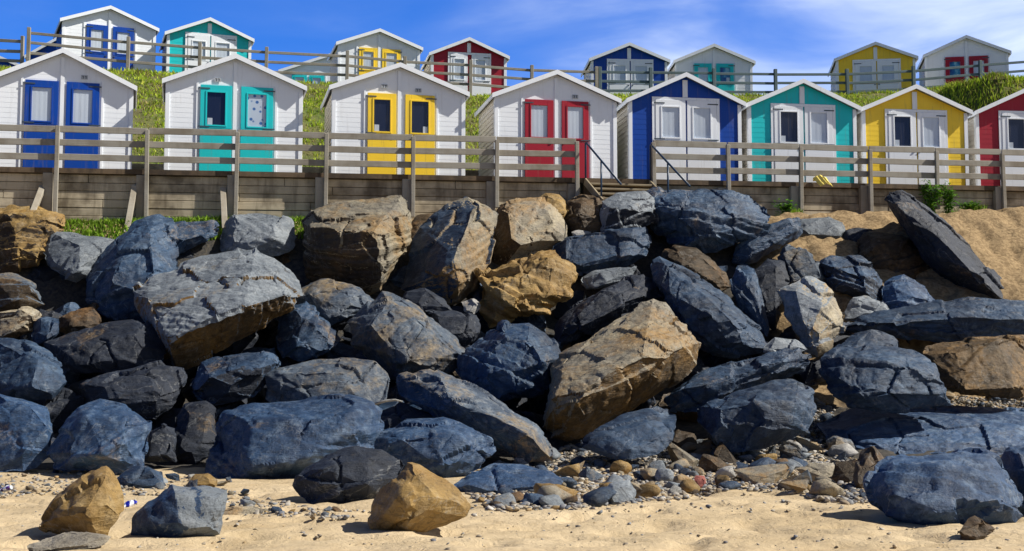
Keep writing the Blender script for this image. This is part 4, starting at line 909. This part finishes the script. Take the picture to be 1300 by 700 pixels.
def blades(roots, hmin, hmax, w, lean=.5, rs=5):
    r = np.random.default_rng(rs); n = len(roots); p = np.asarray(roots)
    a = r.uniform(0, 2*np.pi, n); h = r.uniform(hmin, hmax, n); ww = w*r.uniform(.6, 1.4, n)
    ld = r.uniform(0, 2*np.pi, n); lm = h*r.uniform(.05, lean, n)
    sx = np.stack([np.cos(a), np.sin(a), 0*a], 1)*ww[:,None]; L_ = np.stack([np.cos(ld)*lm, np.sin(ld)*lm, 0*a], 1)
    up_ = np.stack([0*a, 0*a, h], 1)
    v = np.stack([p-sx, p+sx, p+sx*.75+up_*.55+L_*.35, p-sx*.75+up_*.55+L_*.35, p+up_+L_, p+up_*.98+L_*1.02], 1).reshape(-1, 3)
    i = np.arange(n)[:,None]*6
    return v, np.concatenate([i+np.array([[0,1,2,3]]), i+np.array([[3,2,4,5]])])
pts = []; r2 = random.Random(3)
while len(pts) < 90000:
    X = r2.uniform(-20, 24); t = r2.random()**.8
    y0 = Yw(X)+4.5; y1 = Yf(X)-.1+.5; Y = lerp(y0, y1, t)
    cl = noise.noise(Vector((X*1.3, Y*1.3, 9)))
    if cl < -.12 and r2.random() < .8: continue
    pts.append((X, Y, bank(X, Y)-.03))
# the raised grassy hump at the right
hv = []
hc = P(1262, 118, 49.0); hz = P(1262, 100, 49.0).z
v, f = blades(pts, .04, .17, .022, .9)
o = bpy.data.objects.new('grass', np_mesh('grass', v, f, M['grass'])); C.objects.link(o)
tag(o, 'rough bright green grass covering the bank between the two rows of huts', 'grass', kind='stuff')
# hump: a mound of earth with long grass
def hump_z(X, Y):
    ddx = (X-hc.x)/2.6; ddy = (Y-hc.y)/1.9; q = ddx*ddx+ddy*ddy
    return max(0, 1-q)**.8
zb0 = min(bank(hc.x+dx, hc.y) for dx in (-1.5, 0, 1.5))
def mound(x, y):
    w_ = hump_z(x, y); b0 = bank(x, y); return (x, y, lerp(b0-.1, max(b0-.1, hz-.25+.22*noise.noise(Vector((x*1.1, y*1.1, 4)))-.06*abs(x-hc.x)**1.3), min(1, w_*1.6)))
tag(grid('mound', np.linspace(hc.x-2.7, hc.x+2.7, 30), np.linspace(hc.y-2, hc.y+2, 22), mound, M['earth']), kind='structure')
pts = []
while len(pts) < 9000:
    X = hc.x+r2.uniform(-2.6, 2.6); Y = hc.y+r2.uniform(-1.9, 1.9)
    if hump_z(X, Y) <= .02: continue
    pts.append(mound(X, Y))
v, f = blades(pts, .06, .26, .02, .9, 8)
o = bpy.data.objects.new('grass', np_mesh('grass', v, f, M['grass'])); C.objects.link(o)
tag(o, 'long yellow green grass over the hump below the hut with red doors', 'grass', kind='stuff')
# strip along the foot of the wall
pts = []
for (pa, pb, n, dep) in ((20,400,6500,1.0),(960,1010,260,.5),(1100,1130,300,.5),(1195,1240,420,.5)):
    for _ in range(n):
        px = r2.uniform(pa, pb); X = wallX(px, 280); b = wp(X, .12+r2.random()*dep, 0)
        if pa > 500 and noise.noise(Vector((b.x*1.2, b.y*1.2, 1))) < -.2: continue
        pts.append((b.x, b.y, Gs(b.x, b.y)-.02))
v, f = blades(pts, .06, .19, .022, .8, 4)
o = bpy.data.objects.new('grass', np_mesh('grass', v, f, M['lush'])); C.objects.link(o)
tag(o, 'strip of bright green grass along the foot of the retaining wall', 'grass', kind='stuff')
def weed(px, name, label, h, spread, n, stems=7, out=.45):
    X = wallX(px, 270); b = wp(X, out, 0); z = Gs(b.x, b.y); root = empty(name, (b.x, b.y, z)); tag(root, label, 'weed')
    rr = random.Random(label); mb = MB(); lv = []; 
    for _ in range(stems):
        tip = Vector((rr.uniform(-1,1)*spread, rr.uniform(-.6,.3)*spread*.6, h*rr.uniform(.6,1))); bx = Vector((rr.uniform(-.1,.1), 0, -.03))
        midp = (bx+tip)/2+Vector((tip.x*-.15, 0, .08)); mb.tube([bx, midp, tip], [.012,.009,.004], 5)
        for _ in range(n//stems):
            t = rr.random()**.7; q = bx.lerp(midp, t*2) if t < .5 else midp.lerp(tip, t*2-1)
            lv.append(q+Vector((rr.gauss(0,.07), rr.gauss(0,.06), rr.gauss(0,.05))))
    mb.build('stem', M['weed'], root)
    v, f = [], []
    for q in lv:
        a = rr.uniform(0, 6.3); s = rr.uniform(.03, .075); d = Vector((math.cos(a), math.sin(a), rr.uniform(-.5,.7))).normalized()*s; e = d.cross(Vector((rr.uniform(-.4,.4), rr.uniform(-.4,.4), 1))).normalized()*s*.55
        i = len(v); v += [q-d, q+e, q+d, q-e]; f.append((i, i+1, i+2, i+3))
    lo = bpy.data.objects.new('foliage', np_mesh('foliage', [x[:] for x in v], f, M['weed'])); C.objects.link(lo); lo.parent = root
weed(1172, 'weed_clump', 'leafy green weed climbing the right wall beside a fence post, left of the pair', 1.05, .3, 700)
weed(1193, 'weed_clump', 'leafy green weed climbing the right wall beside a fence post, right of the pair', .98, .22, 560)
weed(1216, 'weed_clump', 'low green weed spreading on the sand at the foot of the right wall', .32, .42, 360)
weed(990, 'weed_clump', 'yellowish green tuft in the sand at the wall foot behind the layered boulder', .35, .3, 260)

# ------------------------------------------------------------------ small finds
def can(px, py, name, label, rot, cols, s=1.):
    d = hit(px, py); a, b = ray(px, py); root = empty(name, (a*d, d, Gs(a*d, d)+.035*s), rot); tag(root, label, 'can')
    bm = bmesh.new(); bmesh.ops.create_cone(bm, cap_ends=True, segments=20, radius1=.05*s, radius2=.05*s, depth=.24*s)
    bmesh.ops.subdivide_edges(bm, edges=[e for e in bm.edges if abs(e.verts[0].co.z-e.verts[1].co.z) > .1*s], cuts=7)
    for v in bm.verts:
        v.co.x *= .62+.25*math.sin(v.co.z*38/s); v.co.y *= 1.15; v.co += .014*s*noise.noise_vector(v.co*22/s)
        v.co = Matrix.Rotation(R(72), 3, 'Y') @ v.co
    me = bpy.data.meshes.new('can_body'); bm.to_mesh(me); bm.free()
    k = NT('can_print'); n = k.n('ShaderNodeTexWave', Scale=3.2/s, Distortion=3.); k.l(k.objco(False), n.inputs['Vector'])
    c = k.ramp(n.outputs['Fac'], [(.42, cols[0]), (.5, cols[1])]); k.l(c, k.b.inputs['Base Color']); k.b.inputs['Roughness'].default_value = .3; k.b.inputs['Metallic'].default_value = .3
    me.materials.append(k.m); o = bpy.data.objects.new('can_body', me); C.objects.link(o); o.parent = root
    mb = MB(); mb.tube([Vector((.112*s,0,.03*s)), Vector((.121*s,0,.033*s))], .036*s, 14); mb.build('rim', M['plate'], root)
can(161, 645, 'crushed_can', 'crushed blue and white can beside the golden peaked boulder', .7, (lin(30,40,170), lin(225,230,240)), 1.0)
can(6, 624, 'crushed_can', 'crushed purple and white can on the sand at the left edge', -.3, (lin(80,40,140), lin(220,225,240)), .9)
X = wallX(1036, 232); c0 = wp(X, .22, float(Zd(X))+.03); mb = MB(); vs = []; fs = []; n = 12
for j in range(n):
    for i in range(n):
        u = i/(n-1)-.5; w_ = j/(n-1)
        over = max(0, w_-.35)
        vs.append((u*.36+over*.28, -w_*.10-over*.06+.02*math.sin(i*1.9), .19*math.sin(min(w_/.35, 1)*1.4)*(1-abs(u)*.9)-over*.42+.025*noise.noise(Vector((u*7, w_*7, 2)))))
for j in range(n-1):
    for i in range(n-1): fs.append((j*n+i, j*n+i+1, (j+1)*n+i+1, (j+1)*n+i))
mb.add(vs, fs); o = mb.build('cloth', M['cloth_y'], smooth=True); o.location = c0
sm = o.modifiers.new('thick', 'SOLIDIFY'); sm.thickness = .012
tag(o, 'crumpled pale yellow cloth hanging over the deck edge below the turquoise hut', 'cloth')
d = 21.5; mb = MB(); p0 = P(476, 517, d); mb.tube([P(476,513,d)-p0, P(490,509,d+.05)-p0, P(502,508,d+.02)-p0, P(511,510,d)-p0], [.02,.022,.018,.01], 6)
o = mb.build('driftwood_stick', M['pale'], smooth=True); o.location = p0; tag(o, 'pale bent driftwood stick caught between boulders right of the lumpy grey brown one', 'stick')

# ------------------------------------------------------------------ sky and sun
SUN_AZ = 84; SUN_EL = 43               # azimuth from straight behind the camera, turning to the right
w = bpy.data.worlds.new('World'); scn.world = w; w.use_nodes = True; t = w.node_tree; bg = t.nodes['Background']
sky = t.nodes.new('ShaderNodeTexSky'); sky.sky_type = 'NISHITA'; sky.sun_disc = False; sky.sun_elevation = R(SUN_EL)
az = R(SUN_AZ); sv = Vector((math.sin(az), -math.cos(az), 0))*math.cos(R(SUN_EL))+Vector((0, 0, math.sin(R(SUN_EL))))
sky.sun_rotation = math.atan2(sv.x, sv.y); sky.air_density = 1.0; sky.dust_density = .2; sky.ozone_density = 4
def wmix(fac, a, b, mode='MIX'):
    m = t.nodes.new('ShaderNodeMix'); m.data_type = 'RGBA'; m.blend_type = mode
    for s_, v_ in ((m.inputs[0], fac), (m.inputs[6], a), (m.inputs[7], b)):
        if hasattr(v_, 'is_output'): t.links.new(v_, s_)
        else: s_.default_value = v_
    return m.outputs[2]
hs = t.nodes.new('ShaderNodeHueSaturation'); hs.inputs['Saturation'].default_value = SKY_SAT; hs.inputs['Value'].default_value = SKY_VAL; t.links.new(sky.outputs[0], hs.inputs['Color'])
tc = t.nodes.new('ShaderNodeTexCoord')
sep = t.nodes.new('ShaderNodeSeparateXYZ'); t.links.new(tc.outputs['Generated'], sep.inputs[0])
mp = t.nodes.new('ShaderNodeMapping'); mp.inputs['Scale'].default_value = (3.2, 3.2, 13); mp.inputs['Rotation'].default_value = (0, .25, 0); t.links.new(tc.outputs['Generated'], mp.inputs[0])
cn = t.nodes.new('ShaderNodeTexNoise'); cn.inputs['Scale'].default_value = 1.7; cn.inputs['Detail'].default_value = 9; cn.inputs['Roughness'].default_value = .5; cn.inputs['Distortion'].default_value = .35; t.links.new(mp.outputs[0], cn.inputs['Vector'])
def math_(op, a, b=None):
    m = t.nodes.new('ShaderNodeMath'); m.operation = op; m.use_clamp = False
    for s_, v_ in zip(m.inputs, (a, b)):
        if v_ is None: continue
        if hasattr(v_, 'is_output'): t.links.new(v_, s_)
        else: s_.default_value = v_
    return m.outputs[0]
# more cloud towards the right of the sea front
side_ = math_('ADD', math_('MULTIPLY', sep.outputs['X'], .72), math_('MULTIPLY', sep.outputs['Z'], .25))
cl = math_('ADD', math_('MULTIPLY', cn.outputs['Fac'], 1.0), side_)
rp = t.nodes.new('ShaderNodeValToRGB'); t.links.new(cl, rp.inputs[0])
rp.color_ramp.interpolation = 'B_SPLINE'; e = rp.color_ramp.elements; e[0].position = .34; e[0].color = (0,0,0,1); e[1].position = 1.04; e[1].color = (.95,.95,.95,1)
for p_, v_ in ((.60, .07), (.77, .32)): q_ = e.new(p_); q_.color = (v_, v_, v_, 1)
col = wmix(rp.outputs[0], wmix(1, hs.outputs[0], SKY_TINT, 'MULTIPLY'), CLOUD)
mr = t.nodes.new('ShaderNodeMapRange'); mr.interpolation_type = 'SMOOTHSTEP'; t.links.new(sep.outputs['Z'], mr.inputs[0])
for i_, v_ in zip((1,2,3,4), (.28,.70,1.2,.30)): mr.inputs[i_].default_value = v_      # sky lifted low down and dimmed overhead, added to cut the fill light
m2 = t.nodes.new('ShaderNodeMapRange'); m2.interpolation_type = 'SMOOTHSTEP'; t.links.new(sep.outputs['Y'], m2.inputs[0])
for i_, v_ in zip((1,2,3,4), (-.45,.35,.5,1)): m2.inputs[i_].default_value = v_     # dimming added behind the camera too, to keep shaded fronts dark
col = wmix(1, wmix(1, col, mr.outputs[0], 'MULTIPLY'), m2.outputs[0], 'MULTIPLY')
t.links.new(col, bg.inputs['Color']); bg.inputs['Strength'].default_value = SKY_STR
sun = bpy.data.lights.new('sun', 'SUN'); sun.energy = SUN_STR; sun.angle = R(.53); sun.color = (1, .93, .82)
so = bpy.data.objects.new('sun', sun); C.objects.link(so); so.rotation_euler = sv.to_track_quat('Z', 'Y').to_euler(); so.location = (30, -10, 40)
vs_ = scn.view_settings; vs_.view_transform = 'Standard'; vs_.look = 'None'; vs_.exposure = EXPO; vs_.gamma = 1; vs_.use_curve_mapping = False
